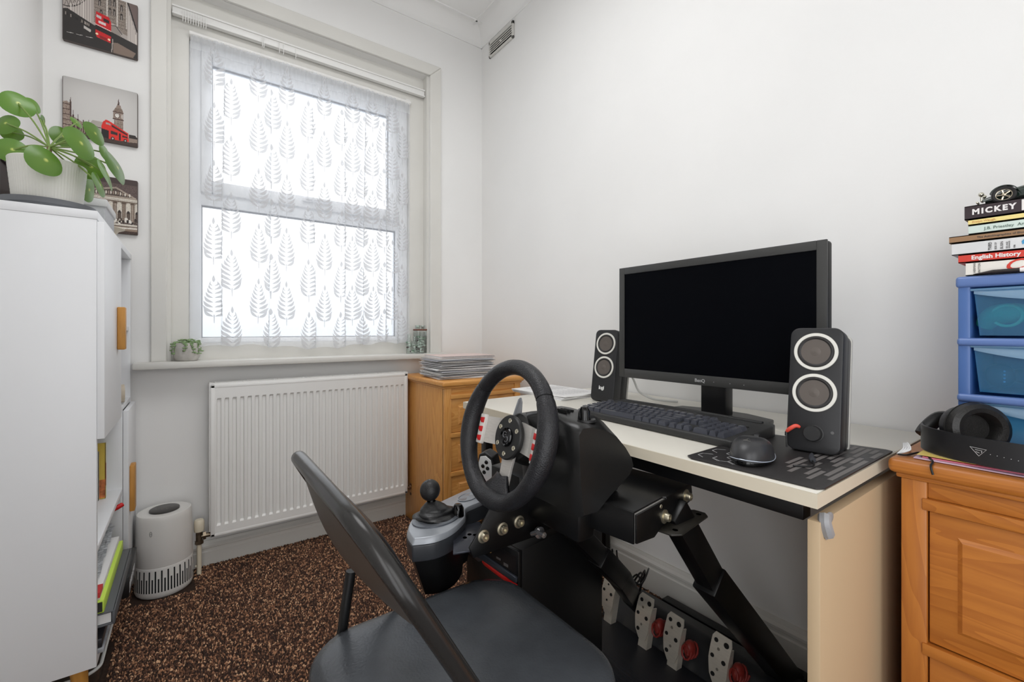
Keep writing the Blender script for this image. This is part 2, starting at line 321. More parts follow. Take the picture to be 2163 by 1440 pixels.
# ------------------------------------------------------------ carpet pile
def carpet():
    rng=np.random.default_rng(4)
    sp=.0053; xs=np.arange(-.40,1.36,sp); ys=np.arange(-.10,2.19,sp)
    X,Y=np.meshgrid(xs,ys); X=X.ravel(); Y=Y.ravel(); n=len(X)
    keep=np.ones(n,bool)
    for x0,x1,y0,y1 in((.905,1.323,1.750,2.19),(.52,.87,.71,.95),(.856,1.35,.465,1.035),(-.165,.012,2.015,2.20),(-.41,-.19,1.49,1.83),(-.40,-.35,1.44,1.49),(-.235,-.19,1.44,1.49),(.75,1.37,.25,.285),(1.015,1.37,-.2,.235),(.77,.81,1.205,1.245),(1.33,1.37,1.205,1.245),(1.19,1.26,.46,.87)): keep&=~((X>x0-.004)&(X<x1+.004)&(Y>y0-.004)&(Y<y1+.004))
    X=X[keep]; Y=Y[keep]; n=len(X)
    X=X+rng.uniform(-.5,.5,n)*sp; Y=Y+rng.uniform(-.5,.5,n)*sp
    a=rng.uniform(0,2*np.pi,n); L=rng.uniform(.0032,.0054,n); Wd=rng.uniform(.0014,.0022,n); Hh=rng.uniform(.003,.0075,n)
    ca,sa=np.cos(a),np.sin(a)
    loc=np.array([[1,0,0],[0,1,0],[-1,0,.0],[0,-1,0],[0,0,1],[.55,0,.75]],float)
    V=np.zeros((n,6,3))
    for k,(u,v,w_) in enumerate(loc):
        V[:,k,0]=X+ca*u*L-sa*v*Wd; V[:,k,1]=Y+sa*u*L+ca*v*Wd; V[:,k,2]=.001+w_*Hh
    F=np.array([[0,1,5],[1,4,5],[1,2,4],[2,3,4],[3,5,4],[3,0,5]])
    idx=(F[None]+(np.arange(n)*6)[:,None,None]).reshape(-1,3)
    me=bpy.data.meshes.new('carpet_pile'); me.vertices.add(n*6); me.vertices.foreach_set('co',V.reshape(-1).astype(np.float32))
    nf=len(idx); me.loops.add(nf*3); me.loops.foreach_set('vertex_index',idx.reshape(-1).astype(np.int32)); me.polygons.add(nf)
    me.polygons.foreach_set('loop_start',(np.arange(nf)*3).astype(np.int32)); me.polygons.foreach_set('loop_total',np.full(nf,3,np.int32)); me.update(calc_edges=True)
    pal=np.array([lin(c) for c in((58,38,29),(94,63,47),(130,90,66),(178,130,97),(220,176,138))]); pr=rng.choice(5,n,p=[.32,.26,.18,.15,.09])
    c=np.ones((n,6,4)); c[:,:,:3]=(pal[pr]*rng.uniform(.8,1.2,(n,1)))[:,None,:]
    at=me.color_attributes.new('col','FLOAT_COLOR','POINT'); at.data.foreach_set('color',c.reshape(-1).astype(np.float32))
    me.materials.append(attrmat('carpet_yarn',.8)); o=bpy.data.objects.new('carpet_pile',me); COL.objects.link(o)
    o['label']='brown flecked loop pile carpet covering the floor'; o['category']='carpet'; o['kind']='stuff'
carpet()
# ------------------------------------------------------------ net curtain
NET=sheer('net_voile',(.93,.94,.96),.30,.55); LEAF=sheer('woven_leaf',(.70,.70,.71),.80,.25)
CY=YB+.028
CX0,CX1=.002,.952
def cur(u,v,off=0):
    "u: 0..1 across, v: 0 top .. 1 bottom"
    folds=[(.118,.011,.012),(.305,.010,.011),(.495,.010,.011),(.645,.012,.013),(.745,.018,.016),(.862,.014,.014),(.935,.010,.011)]
    d=.0025*math.sin(u*47)+.0015*math.sin(u*95+1); uu=u
    for c,wd,am in folds:
        cc=c+.016*(v-.5)*math.sin(c*40); t=(u-cc)/wd; g=t*math.exp(-t*t)*min(1,.35+v*4); uu-=2.1*wd*g; d-=am*g
    if v<.09: d+=.003*math.sin(u*260)*(1-v/.09)
    x=CX0+(CX1-CX0)*uu+.004*math.sin(v*5+u*20)*v
    ztop=2.172; zb=.878+.012*abs(math.sin(u*PI*6.5))+(.01*math.sin(u*9))
    return Vector((x,CY+d-off,ztop+(zb-ztop)*v))
ct=thing('net_curtain','sheer white net curtain with leaf motifs across the window','curtain',(.48,CY,.88))
b=B(); b.surf(lambda u,v:cur(u,v),700,50); link('voile',b,NET,ct,W=True,smooth=True,ang=180)
HN=sheer('hem_net',(.93,.94,.96),.4,.5); b=B(); b.surf(lambda u,v:cur(u,v*.045,.001),420,5); link('rod_pocket',b,HN,ct,W=True,ang=180); b=B(); b.surf(lambda u,v:cur(u,.972+v*.028,.001),420,4); link('hem',b,HN,ct,W=True,ang=180)
def leafmesh(b,cu,cv):
    # motif in metres: stem up, pairs of upswept leaflets
    W_=CX1-CX0; H_=1.28
    def put(pts,f):
        vs=[cur(min(1,max(0,cu+p[0]/W_)),min(1,max(0,cv-p[1]/H_)),.0012) for p in pts]; b.add([tuple(v) for v in vs],f)
    def leaflet(x0,y0,x1,y1,wd,bow):
        N=6; L=[];Rr=[]
        dx,dy=x1-x0,y1-y0; ln=math.hypot(dx,dy); nx,ny=-dy/ln,dx/ln
        for k in range(N+1):
            t=k/N; w=wd*math.sin(PI*t**.8)*.5+.0003; bx=bow*math.sin(PI*t)
            px,py=x0+dx*t+nx*bx,y0+dy*t+ny*bx; L.append((px+nx*w,py+ny*w)); Rr.append((px-nx*w,py-ny*w))
        put(L+Rr,[(k,k+1,N+2+k,N+1+k) for k in range(N)])
    put([(-.0012,-.105),(.0012,-.105),(.002,-.07),(-.002,-.07)],[(0,1,2,3)])
    rows=[(-.066,.033,.036,.0155),(-.047,.036,.034,.0165),(-.027,.035,.032,.016),(-.007,.031,.029,.0145),(.012,.026,.026,.013),(.030,.020,.023,.011),(.047,.014,.020,.009),(.062,.009,.016,.007)]
    for y,w,h,t in rows:
        for sg in(1,-1): leaflet(sg*.0022,y-.012,sg*w,y+h*.62,t*.70,sg*-.0065)
    leaflet(0,.066,0,.096,.0095,0)
b=B()
cols=[(.085,0),(.150,1),(.255,0),(.315,1),(.375,0),(.47,1.0),(.545,0),(.625,1),(.685,0),(.735,1),(.79,0),(.845,1),(.895,0),(.955,1)]
for cu,ph in cols:
    for k in range(-1,8):
        v=.085+(k+.5*ph)*.190
        if .04<v<.98: leafmesh(b,cu,v)
link('leaf_pattern',b,LEAF,ct,W=True,smooth=True,ang=180)
rd=thing('curtain_rod','slim white rod threaded through the top of the net curtain','rod',(.005,CY-.002,2.17))
b=B(); b.cyl((-.001,CY+.004,2.176),(.957,CY+.004,2.176),.009,n=16); link('rod',b,STEELW,rd,W=True)
b=B(); b.box(.93,.955,CY,CY+.022,2.165,2.19,bev=.003); link('bracket',b,STEELW,rd,W=True)
# curtain track with gliders
tk=thing('curtain_track','white plastic curtain track fixed across the window recess','curtain track',(-.059,YB+.02,2.22))
b=B(); b.box(-.057,1.034,YB+.022,YB+.040,2.226,2.262,bev=.003); b.box(-.057,1.034,YB+.016,YB+.024,2.226,2.232); b.box(-.057,1.034,YB+.016,YB+.024,2.256,2.262); link('rail',b,STEELW,tk,W=True)
gs=[-.022+.0085*k for k in range(10)]+[.258,.264,.325,.342,.392]
gm=None
for i,x in enumerate(gs):
    if gm is None:
        b=B(); b.tube([(0,0,.006),(0,-.004,.010),(0,-.007,0),(0,-.007,-.03),(0,-.003,-.036),(0,0,-.03)],.0014,n=6); g=link('glider',b,STEELW,tk); gm=g.data
    else: g=bpy.data.objects.new('glider',gm); COL.objects.link(g); g.parent=tk
    g.location=Vector((x,YB+.014,2.238))-Vector((-.059,YB+.02,2.22))
# ------------------------------------------------------------ air vent on the right wall
vt=thing('air_vent','white slotted plastic air vent high on the right wall','air vent',(XR-.001,2.0,2.5))
VG=mat('vent_plastic',(214,212,206),.4)
b=B(); ring2=[(1.885,2.116,2.502,2.513),(1.885,2.116,2.574,2.592),(1.885,1.897,2.502,2.592),(2.106,2.116,2.502,2.592)]
for y0,y1,z0,z1 in ring2: b.box(XR-.012,XR-.001,y0,y1,z0,z1,bev=.0015)
link('frame',b,VG,vt,W=True); b=B(); b.box(XR-.003,XR-.0008,1.89,2.11,2.505,2.59); link('backing',b,DARKV,vt,W=True,smooth=False)
for k in range(4):
    b=B(); z=2.5205+.0122*k; b.box(XR-.0125,XR-.0105,1.895,2.108,z+.001,z+.0058,M=None); link('slat',b,VG,vt,W=True,smooth=False)
b=B(); b.cyl((XR-.013,2.0,2.545),(XR-.003,2.0,2.545),.006); link('screw_cover',b,VG,vt,W=True)
# ------------------------------------------------------------ radiator
rad=thing('radiator','white ribbed panel radiator under the window','radiator',(.47,2.12,.14))
b=B(); X0,X1,Z0,Z1=.066,.886,.142,.742
# pressed front panel with vertical channels
n=30; pitch=(X1-X0-.03)/n
def radf(u,v):
    x=X0+.015+u*(X1-X0-.03); z=Z0+.012+v*(Z1-Z0-.024)
    ph=(u*n)%1; e=min(1,max(0,(v-.055)/.012))*min(1,max(0,(.925-v)/.012))
    d=.007*e*(1 if .28<ph<.72 else (max(0,1-abs(ph-.5-(.22 if ph>.5 else -.22))/.09)))
    return (x,2.116-(.0 if e==0 else 0)+d*1.0,z)
# rows: explicit v positions for crisp ends
vs=[0,.05,.062,.09,.5,.9,.918,.93,1]; us=[]
for k in range(n):
    for q in(0,.2,.3,.7,.8): us.append((k+q)/n)
us.append(1)
vv=[];ff=[]
for v in vs:
    for u in us:
        ph=(u*n)%1; ins=.25<ph<.75; e=0 if v<.055 or v>.925 else 1
        vv.append((X0+.015+u*(X1-X0-.03),2.112+(.008 if ins and e else 0),Z0+.012+v*(Z1-Z0-.024)))
nu=len(us)
for j in range(len(vs)-1):
    for i in range(nu-1): ff.append((j*nu+i,j*nu+i+1,(j+1)*nu+i+1,(j+1)*nu+i))
b.add(vv,ff); link('front_panel',b,STEELW,rad,W=True,smooth=False)
b=B(); 
for a in((X0,X0+.016,Z0,Z1),(X1-.016,X1,Z0,Z1),(X0,X1,Z0,Z0+.013),(X0,X1,Z1-.013,Z1)): b.box(a[0],a[1],2.111,2.124,a[2],a[3],bev=.003)
b.box(X0+.004,X1-.004,2.122,2.128,Z0+.004,Z1-.004)
link('panel_rim',b,STEELW,rad,W=True)
b=B(); b.box(X0-.004,X0+.002,2.118,2.172,Z0+.02,Z1+.008,bev=.002); b.box(X1-.002,X1+.004,2.118,2.172,Z0+.02,Z1+.008,bev=.002); link('side_cover',b,STEELW,rad,W=True)
# top grille: two rails and cross bars, open slots between
b=B(); b.box(X0,X1,2.118,2.126,Z1-.002,Z1+.008,bev=.001); b.box(X0,X1,2.164,2.172,Z1-.002,Z1+.008,bev=.001); b.box(X0,X1,2.143,2.147,Z1,Z1+.006)
for k in range(8):
    x=X0+.01+k*(X1-X0-.02)/7
    for dx in(-.008,.008): b.box(x+dx-.003,x+dx+.003,2.124,2.166,Z1,Z1+.007)
link('top_grille',b,STEELW,rad,W=True,smooth=False)
b=B(); b.box(X0+.01,X1-.01,2.128,2.16,Z0+.01,Z1-.012); link('rear_fins',b,mat('radiator_inside',(120,118,114),.6),rad,W=True,smooth=False)
b=B()
b.box(.2,.79,2.155,2.209,.5,.56)
link('wall_bracket',b,STEELW,rad,W=True,smooth=False)
BRASS=mat('tarnished_nickel',(120,108,92),.35,metal=.85,var=.3,vs=60)
CREAM=mat('cream_paint',(222,212,190),.45)
v=thing('radiator_valve','cream capped thermostatic valve at the left end of the radiator','valve',(.03,2.13,.18))
b=B(); b.lathe([(0,.0),(.0165,.0),(.0175,.006),(.0175,.03),(.016,.042),(.013,.045),(0,.045)],M=TM((.03,2.13,.172)),n=20); link('valve_cap',b,CREAM,v,W=True)
b=B(); b.cyl((.03,2.13,.13),(.03,2.13,.172),.011); b.cyl((.03,2.13,.15),(.067,2.13,.15),.0085); b.cyl((.042,2.13,.15),(.052,2.13,.15),.016,n=6); b.cyl((.03,2.13,.122),(.03,2.13,.134),.0145,n=6); link('valve_body',b,BRASS,v,W=True)
b=B(); b.tube(bez([(.03,2.13,.125),(.03,2.13,.07),(.03,2.13,.03),(.03,2.13,.0)],4),.008); b.cyl((.018,2.135,.035),(.03,2.13,.035),.004,n=8); link('pipe',b,CREAM,v,W=True)
v=thing('lockshield_valve','tarnished lockshield valve and cream pipe at the radiator right end','valve',(.915,2.12,.15))
b=B(); b.cyl((.884,2.12,.165),(.915,2.12,.165),.007); b.cyl((.915,2.12,.125),(.915,2.12,.19),.009); b.cyl((.915,2.12,.172),(.915,2.12,.184),.014,n=8); b.cyl((.915,2.12,.126),(.915,2.12,.138),.013,n=6); b.cyl((.897,2.12,.165),(.904,2.12,.165),.013,n=6); b.lathe([(0,0),(.007,.0),(.008,.006),(.004,.016),(0,.018)],M=TM((.915,2.12,.19)),n=10); link('valve_body',b,mat('rusted_brass',(112,84,62),.5,metal=.6,var=.4,vs=90),v,W=True)
b=B(); b.cyl((.917,2.12,.0),(.917,2.12,.127),.0085); link('pipe',b,CREAM,v,W=True)
# ------------------------------------------------------------ canvas prints
class Ras:
    def __init__(s,n,bg): s.n=n; s.a=np.zeros((n,n,3)); s.a[:]=bg; s.Y,s.X=np.mgrid[0:n,0:n]; s.X=(s.X+.5)/n; s.Y=(s.Y+.5)/n; s.rng=np.random.default_rng(2)
    def poly(s,p,c):
        m=np.zeros_like(s.X,bool); k=len(p)
        for i in range(k):
            x0,y0=p[i];x1,y1=p[(i+1)%k]
            if y0==y1: continue
            m^=((y0>s.Y)!=(y1>s.Y))&(s.X<(x1-x0)*(s.Y-y0)/(y1-y0)+x0)
        s.a[m]=c; return m
    def rect(s,x0,y0,x1,y1,c): s.a[(s.X>=x0)&(s.X<x1)&(s.Y>=y0)&(s.Y<y1)]=c
    def ell(s,x,y,a,b,c): s.a[((s.X-x)/a)**2+((s.Y-y)/b)**2<1]=c
    def line(s,x0,y0,x1,y1,w,c):
        dx,dy=x1-x0,y1-y0; L=dx*dx+dy*dy+1e-9; t=np.clip(((s.X-x0)*dx+(s.Y-y0)*dy)/L,0,1)
        s.a[(s.X-x0-t*dx)**2+(s.Y-y0-t*dy)**2<(w/2)**2]=c
    def grain(s,m,k):
        "speckle inside mask m"
        r=s.rng.uniform(-k,k,s.X.shape); s.a[m]+=r[m][:,None]
    def mask(s,p):
        o=s.a.copy(); m=s.poly(p,(0,0,0)); s.a=o; return m
def print_bridge():
    r=Ras(150,(176,166,160)); D=(58,50,46); K=(30,26,24); S=(140,128,118); Lt=(206,198,190)
    # stone tower
    r.poly([(.40,0),(.86,0),(.86,.62),(.78,.60),(.72,.50),(.64,.46),(.56,.5),(.40,.55)],S)
    for k in range(9): r.rect(.41,.03+.06*k,.86,.038+.06*k,(118,106,98))
    for x,y in((.60,.05),(.66,.05),(.60,.22),(.66,.22),(.76,.10),(.76,.26),(.46,.12),(.48,.30)):
        r.rect(x,y,x+.035,y+.10,D); r.rect(x+.012,y,x+.018,y+.1,Lt); r.ell(x+.017,y,.018,.02,D)
    for x in(.57,.71,.84): r.rect(x,0,x+.016,.5,Lt)
    r.grain((r.X>.4)&(r.X<.86)&(r.Y<.6),26)
    # arch through
    r.poly([(.62,.56),(.66,.5),(.72,.52),(.76,.6),(.78,.78),(.62,.78)],(150,140,132)); r.line(.61,.52,.70,.50,.012,K); r.line(.70,.50,.78,.62,.012,K)
    # suspension chains left
    for k in range(40):
        t=k/39; x=.36*t; y0=.16-.14*t**2; y1=.40-.36*t**2.2; r.rect(x,y0,x+.012,y0+.022,D); r.rect(x,y1,x+.012,y1+.016,K)
    for k in range(7):
        x=.02+.05*k; t=x/.36; t2=min(1,(x+.05)/.36); r.line(x,.17-.14*t**2,x+.05,.40-.36*t2**2.2,.008,(90,80,74)); r.line(x+.05,.17-.14*t2**2,x,.40-.36*t**2.2,.006,(90,80,74))
    for k in range(9):
        x=.10+.032*k; r.line(x,.36-.3*(x/.36)**2,x,.60,.007,(222,214,206))
    # right cables
    r.poly([(.87,0),(1,0),(1,.45),(.93,.3)],(112,96,92)); r.line(.865,0,1,.5,.02,K)
    for k in range(6): r.line(.87+.022*k,.15+.08*k,.87+.022*k,.86,.007,(222,214,206))
    # road
    r.poly([(0,.46),(.06,.44),(.40,.60),(.60,.62),(.86,.70),(1,.74),(1,1),(0,1)],(42,38,36))
    r.poly([(.66,.82),(.72,.80),(.98,.90),(.94,1),(.66,1)],(130,112,100)); r.line(.655,.76,.64,1,.014,(170,160,152))
    for x in(.05,.17,.30): r.line(x,.86-.05*x,x+.08,.853-.05*x,.008,(200,196,190))
    r.poly([(.27,.66),(.36,.70),(.355,.75),(.27,.71)],(196,190,184))
    for k in range(26): x=.02+r.rng.uniform(0,.34); r.rect(x,.50+.3*x,x+.012,.55+.3*x,K if k%2 else (150,140,132))
    # red bus
    r.poly([(.43,.34),(.60,.38),(.635,.47),(.635,.66),(.625,.84),(.44,.80),(.42,.74),(.42,.45)],(200,24,30))
    r.poly([(.435,.39),(.50,.41),(.50,.46),(.435,.44)],(196,190,190)); r.poly([(.525,.42),(.605,.44),(.61,.50),(.525,.48)],(40,20,22))
    r.poly([(.46,.49),(.56,.51),(.56,.555),(.46,.535)],(222,208,206)); r.poly([(.42,.565),(.635,.62),(.635,.632),(.42,.577)],(240,220,216))
    r.poly([(.42,.58),(.635,.635),(.635,.72),(.42,.665)],(34,24,24)); r.poly([(.47,.75),(.58,.775),(.57,.82),(.48,.80)],(140,16,22))
    for x,y in((.44,.74),(.605,.785)): r.ell(x,y,.017,.02,(255,226,190))
    return r.a
def print_clock():
    r=Ras(150,(212,209,206)); v=np.clip((np.abs(r.X-.5)*1.1)**3+((.5-r.Y)*1.3).clip(0)**3,0,1); r.a-= (v*70)[:,:,None]
    D=(74,52,46); S=(150,132,120); Lt=(196,184,174)
    m=r.mask([(0,.44),(.05,.42),(.07,.45),(.10,.40),(.11,.46),(.11,.70),(.36,.82),(.36,1),(0,1)]); r.poly([(0,.44),(.05,.42),(.08,.45),(.095,.36),(.11,.46),(.11,.66),(.36,.80),(.36,1),(0,1)],S)
    for x,y in((.095,.33),(.13,.56),(.19,.62),(.26,.66),(.33,.68)): r.poly([(x-.012,y+.14),(x,y),(x+.012,y+.14)],D); r.rect(x-.009,y+.12,x+.009,y+.36,D)
    for k in range(6): r.rect(0,.47+.09*k,.11,.482+.09*k,D); 
    for k in range(9): r.rect(.115+.028*k,.74+.012*k,.127+.028*k,.95,D)
    r.grain(m,34)
    # bridge arch and clock tower
    r.poly([(.34,.74),(.38,.67),(.54,.67),(.54,1),(.34,1)],(176,168,160)); r.line(.34,.76,.54,.79,.012,D); r.rect(.34,.86,.54,.875,(120,104,96))
    cx=.735
    r.poly([(cx,.17),(cx+.016,.31),(cx-.016,.31)],D); r.poly([(cx-.02,.30),(cx+.03,.30),(cx+.04,.36),(cx-.04,.36)],S); r.poly([(cx-.045,.36),(cx+.05,.36),(cx+.07,.43),(cx-.075,.43)],(128,110,98))
    r.rect(cx-.075,.43,cx+.065,.57,S); r.rect(cx-.064,.56,cx+.065,.95,(158,142,130)); r.rect(cx-.08,.425,cx+.07,.437,D); r.rect(cx-.08,.555,cx+.07,.575,D)
    r.ell(cx-.02,.495,.036,.046,D); r.ell(cx-.02,.495,.029,.038,(226,220,212)); r.line(cx-.035,.495,cx-.02,.475,.006,D); r.ell(cx+.05,.50,.011,.04,(206,198,190))
    for k in range(7): r.rect(cx-.055+.018*k,.59,cx-.05+.018*k,.9,(112,94,84))
    for y in(.64,.71,.78): r.rect(cx-.064,y,cx+.065,y+.01,(120,102,92))
    r.grain((np.abs(r.X-cx)<.066)&(r.Y>.36),22)
    # road
    r.poly([(.3,.93),(.85,.93),(1,.86),(1,1),(0,1),(0,.97)],(70,54,48)); r.poly([(.85,.86),(1,.86),(1,.93),(.85,.95)],(150,132,120)); r.poly([(.88,.80),(.97,.80),(1,.84),(1,.87),(.88,.87)],(40,32,30))
    # red double decker, three quarter view
    r.poly([(.52,.66),(.56,.61),(.60,.62),(.83,.76),(.87,.78),(.88,.94),(.60,.95),(.50,.93),(.50,.74)],(222,44,34))
    r.poly([(.50,.78),(.60,.80),(.60,.95),(.50,.93)],(30,22,24)); r.poly([(.56,.655),(.62,.67),(.63,.70),(.56,.69)],(176,160,156)); r.poly([(.64,.68),(.86,.80),(.86,.83),(.64,.72)],(60,24,26))
    r.poly([(.63,.79),(.72,.81),(.72,.86),(.63,.85)],(44,30,32)); r.poly([(.74,.81),(.77,.82),(.77,.94),(.74,.94)],(44,24,26)); r.poly([(.79,.84),(.86,.85),(.86,.88),(.79,.87)],(60,26,28))
    for x in(.655,.83): r.ell(x,.93,.026,.032,(26,22,24)); r.ell(x,.93,.012,.015,(196,190,186))
    return r.a
def print_palace():
    r=Ras(150,(96,80,76)); r.rect(0,0,1,.10,(70,56,54)); D=(52,42,38); S=(168,154,140); Lt=(216,208,196)
    r.rect(0,.34,1,.80,(150,136,124)); r.poly([(.02,.33),(.70,.16),(.99,.33),(.99,.36),(.02,.36)],S); r.poly([(.12,.325),(.70,.19),(.93,.325)],(84,70,62))
    for k in range(22): x=.2+.033*k; h=max(0,.13-abs(x-.68)*.25); r.ell(x,.32-h*.4,.011,.03,Lt if k%2 else (150,132,118))
    r.rect(0,.36,1,.41,Lt); r.rect(0,.385,1,.392,S); r.rect(0,.41,1,.43,(120,104,92))
    for k in range(8):
        x=.06+.125*k
        r.rect(x-.018,.43,x+.018,.80,(120,102,88)); r.rect(x-.006,.43,x+.006,.8,(176,160,146)); r.rect(x-.028,.43,x+.028,.46,(98,82,70))
        r.rect(x+.03,.48,x+.095,.80,Lt); r.ell(x+.0625,.48,.033,.045,Lt); r.ell(x+.0625,.63,.026,.05,D); r.rect(x+.037,.63,x+.088,.76,(92,78,68))
    for k in range(70):
        x=r.rng.uniform(.2,1); y=r.rng.uniform(.73,.82); r.ell(x,y,.016,.03,[D,(236,230,222),(90,76,68)][k%3])
    r.ell(.52,.66,.05,.05,D); r.ell(.50,.60,.03,.04,D); r.rect(.51,.66,.53,.8,D); r.poly([(.08,.44),(.22,.44),(.2,.58),(.1,.58)],D); r.rect(0,.5,.08,.62,(200,36,30))
    r.rect(0,.83,1,.86,Lt); r.rect(0,.86,1,.875,(110,94,84)); r.rect(0,.875,1,1,(146,126,110)); r.poly([(.3,.90),(1,.88),(1,.91),(.5,.93)],(224,216,206)); r.rect(0,.955,1,1,(70,52,44))
    r.grain(r.Y>.12,20)
    return r.a
def print_mesh(name,label,z0,img):
    x0,x1,s=-.3630,-.1595,.205; n=img.shape[0]; t=thing(name,label,'canvas print',(x0,YB-.001,z0),group='square city prints hung in a column left of the window')
    b=B(); b.prism(rr(s-.001,s,.004,2,cx=(x0+x1)/2,cy=z0+s/2),0,.013,M=frame((0,YB-.001,0),(1,0,0),(0,0,1),(0,-1,0)),bev=.001); link('canvas_edge',b,mat('canvas_side',(96,86,82),.7),t,W=True)
    yy=YB-.0148; xs=np.linspace(x0+.0015,x1-.0015,n+1); zs=np.linspace(z0+s-.0012,z0+.0012,n+1)
    Xg,Zg=np.meshgrid(xs,zs); V=np.stack([Xg,np.full_like(Xg,yy),Zg],-1).reshape(-1,3)-np.array([x0,YB-.001,z0])
    i=np.arange(n)[:,None]*(n+1)+np.arange(n)[None]; F=np.stack([i,i+n+1,i+n+2,i+1],-1).reshape(-1,4)
    me=bpy.data.meshes.new('printed_face'); me.from_pydata(V.tolist(),[],F.tolist())
    c=np.clip(img,0,255)/255; c=np.where(c<=.04045,c/12.92,((c+.055)/1.055)**2.4).reshape(-1,3); cc=np.ones((len(c),4,4)); cc[:,:,:3]=c[:,None,:]
    at=me.color_attributes.new('col','FLOAT_COLOR','CORNER'); at.data.foreach_set('color',cc.reshape(-1).astype(np.float32)); me.materials.append(PRN)
    o=bpy.data.objects.new('printed_face',me); COL.objects.link(o); o.parent=t
PRN=attrmat('canvas_print_ink',.55)
print_mesh('canvas_print','canvas print of a red bus on a suspension bridge, topmost of three',1.985,print_bridge())
print_mesh('canvas_print','canvas print of a clock tower and red bus under pale sky',1.653,print_clock())
print_mesh('canvas_print','sepia canvas print of a columned building, lowest of three, behind the leaves',1.320,print_palace())
# ------------------------------------------------------------ white cabinet
CX,CY0,CY1,CZ0,CZ1=-.177,1.432,2.192,.160,1.243
cb=thing('storage_cabinet','tall white cabinet with doors, open shelves and wooden handles at the left wall','cabinet',(-.295,1.81,0))
t=.016; bk=-.410
def cbx(name,*a,m=MEL,bev=.0012,label=None): b=B(); b.box(*a,bev=bev); return link(name,b,m,cb,W=True,label=label)
cbx('top_board',bk,CX,CY0-.001,CY1,CZ1-.020,CZ1); cbx('side_panel',bk,CX-.002,CY0,CY0+t,CZ0,CZ1-.020); cbx('side_panel',bk,CX-.002,CY1-t,CY1,CZ0,CZ1-.020)
cbx('bottom_board',bk,CX-.002,CY0+t,CY1-t,CZ0,CZ0+.02); cbx('back_panel',bk,bk+.004,CY0+t,CY1-t,CZ0+.02,CZ1-.02)
YU=1.752; YL=1.950; ZM=.694
cbx('divider',bk+.004,CX-.003,YU-.006,YU+.008,ZM+.014,CZ1-.020); cbx('divider',bk+.004,CX-.003,YL-.006,YL+.008,CZ0+.02,ZM)
cbx('shelf',bk+.004,CX-.003,CY0+t,CY1-t,ZM,ZM+.016); cbx('shelf',bk+.004,CX-.006,YU+.008,CY1-t,.958,.974); cbx('shelf',bk+.004,CX-.004,CY0+t,YL-.006,.420,.436)
d=cbx('door',CX-.002,CX+.012,CY0+.003,YU+.002,ZM+.006,CZ1-.024)
b=B(); b.box(CX+.012,CX+.030,1.655,1.685,.905,1.025,bev=.003); link('handle',b,OAKH,d,W=True)
d=cbx('door',CX-.002,CX+.012,YL-.003,CY1-.003,CZ0+.003,ZM-.002)
b=B(); b.box(CX+.012,CX+.026,1.975,2.028,.345,.50,bev=.003); link('handle',b,OAKH,d,W=True)
for x in(-.375,-.215):
    for y in(CY0+.035,CY1-.05): b=B(); b.cyl((x,y,CZ0),(x+(.008 if x>-.3 else -.008),y,0),.017,.010,n=16); link('leg',b,OAKH,cb,W=True)
# on top of the cabinet: storage box, cloth bag, ceramic shell, brown frame
st=thing('storage_box','grey fabric storage box on the cabinet behind the plant','box',(-.26,1.745,CZ1),0)
GF=mat('grey_felt',(186,187,190),.9,var=.06,vs=90,bump=.3,bs=400)
b=B(); b.box(-.345,-.196,1.725,1.905,CZ1+.001,CZ1+.088,bev=.006); link('box_body',b,GF,st,W=True); b=B(); b.box(-.349,-.192,1.721,1.909,CZ1+.072,CZ1+.094,bev=.004); link('lid',b,mat('pale_grey_lid',(216,216,216),.8,bump=.2,bs=300),st,W=True)
sh=thing('ceramic_shell','cream ceramic shell ornament at the window end of the cabinet top','ornament',(-.24,2.02,CZ1))
SHC=mat('cream_ceramic',(218,208,190),.55,var=.12,vs=40,bump=.4,bs=60)
def shellf(u,v):
    a=2*PI*u; r=(.055*(1-v)**.6+.004)*(1+.08*math.sin(a*9)); return (-.235+.1*(v-.3)*.4+r*math.cos(a)*.75,2.03+.03*v+r*math.sin(a),CZ1+.04+.012+.04*v+r*math.sin(a+1.2)*.7)
b=B(); b.surf(shellf,40,12,closeu=True); link('shell_body',b,SHC,sh,W=True)
b=B(); b.lathe([(0,0),(.028,0),(.02,.008),(.012,.02),(.03,.045),(.045,.052),(.043,.054),(.026,.047),(0,.04)],M=TM((-.22,1.965,CZ1)),n=24,sy=1.2); link('pedestal_dish',b,SHC,sh,W=True)
fr=thing('picture_frame','dark brown picture frame leaning on the left wall behind the plant pot','picture frame',(-.39,1.74,CZ1))
b=B(); ring3=[(1.64,1.66,0,.17),(1.80,1.82,0,.17),(1.66,1.80,0,.02),(1.66,1.80,.15,.17)]
for y0,y1,z0,z1 in ring3: b.box(-.405,-.385,y0,y1,CZ1+.001+z0,CZ1+z1,bev=.002)
b.box(-.403,-.392,1.65,1.81,CZ1+.01,CZ1+.16); link('frame',b,mat('dark_brown_wood',(44,30,26),.5),fr,W=True)
# shelf contents
def stone(name,label,c,s,col,seed,cat='stone'):
    b=B(); b.sphere((0,0,0),*s,n=20)
    for v in b.bm.verts: v.co*=1+.12*mnoise.noise(v.co*28+Vector((seed,0,0)))
    return one(name,b,mat(name+'_mat',col,.7,var=.2,vs=30,bump=.4,bs=40),label,cat,M=TM(c))
stone('pebble','smooth tan pebble on the cabinet middle shelf',(-.21,1.86,ZM+.016+.021),(.03,.036,.022),(192,170,146),3)
cup=thing('ceramic_cup','beige patterned cup lying on its side behind the pebble on the shelf','cup',(-.22,2.0,ZM+.016))
b=B(); b.lathe([(0,0),(.026,0),(.028,.004),(.031,.09),(.029,.09),(.026,.006),(0,.006)],M=TM((-.27,1.99,ZM+.05),ry=90,rz=10)); link('cup_body',b,mat('cup_glaze',(204,192,172),.5,var=.1,vs=30),cup,W=True)
b=B(); 
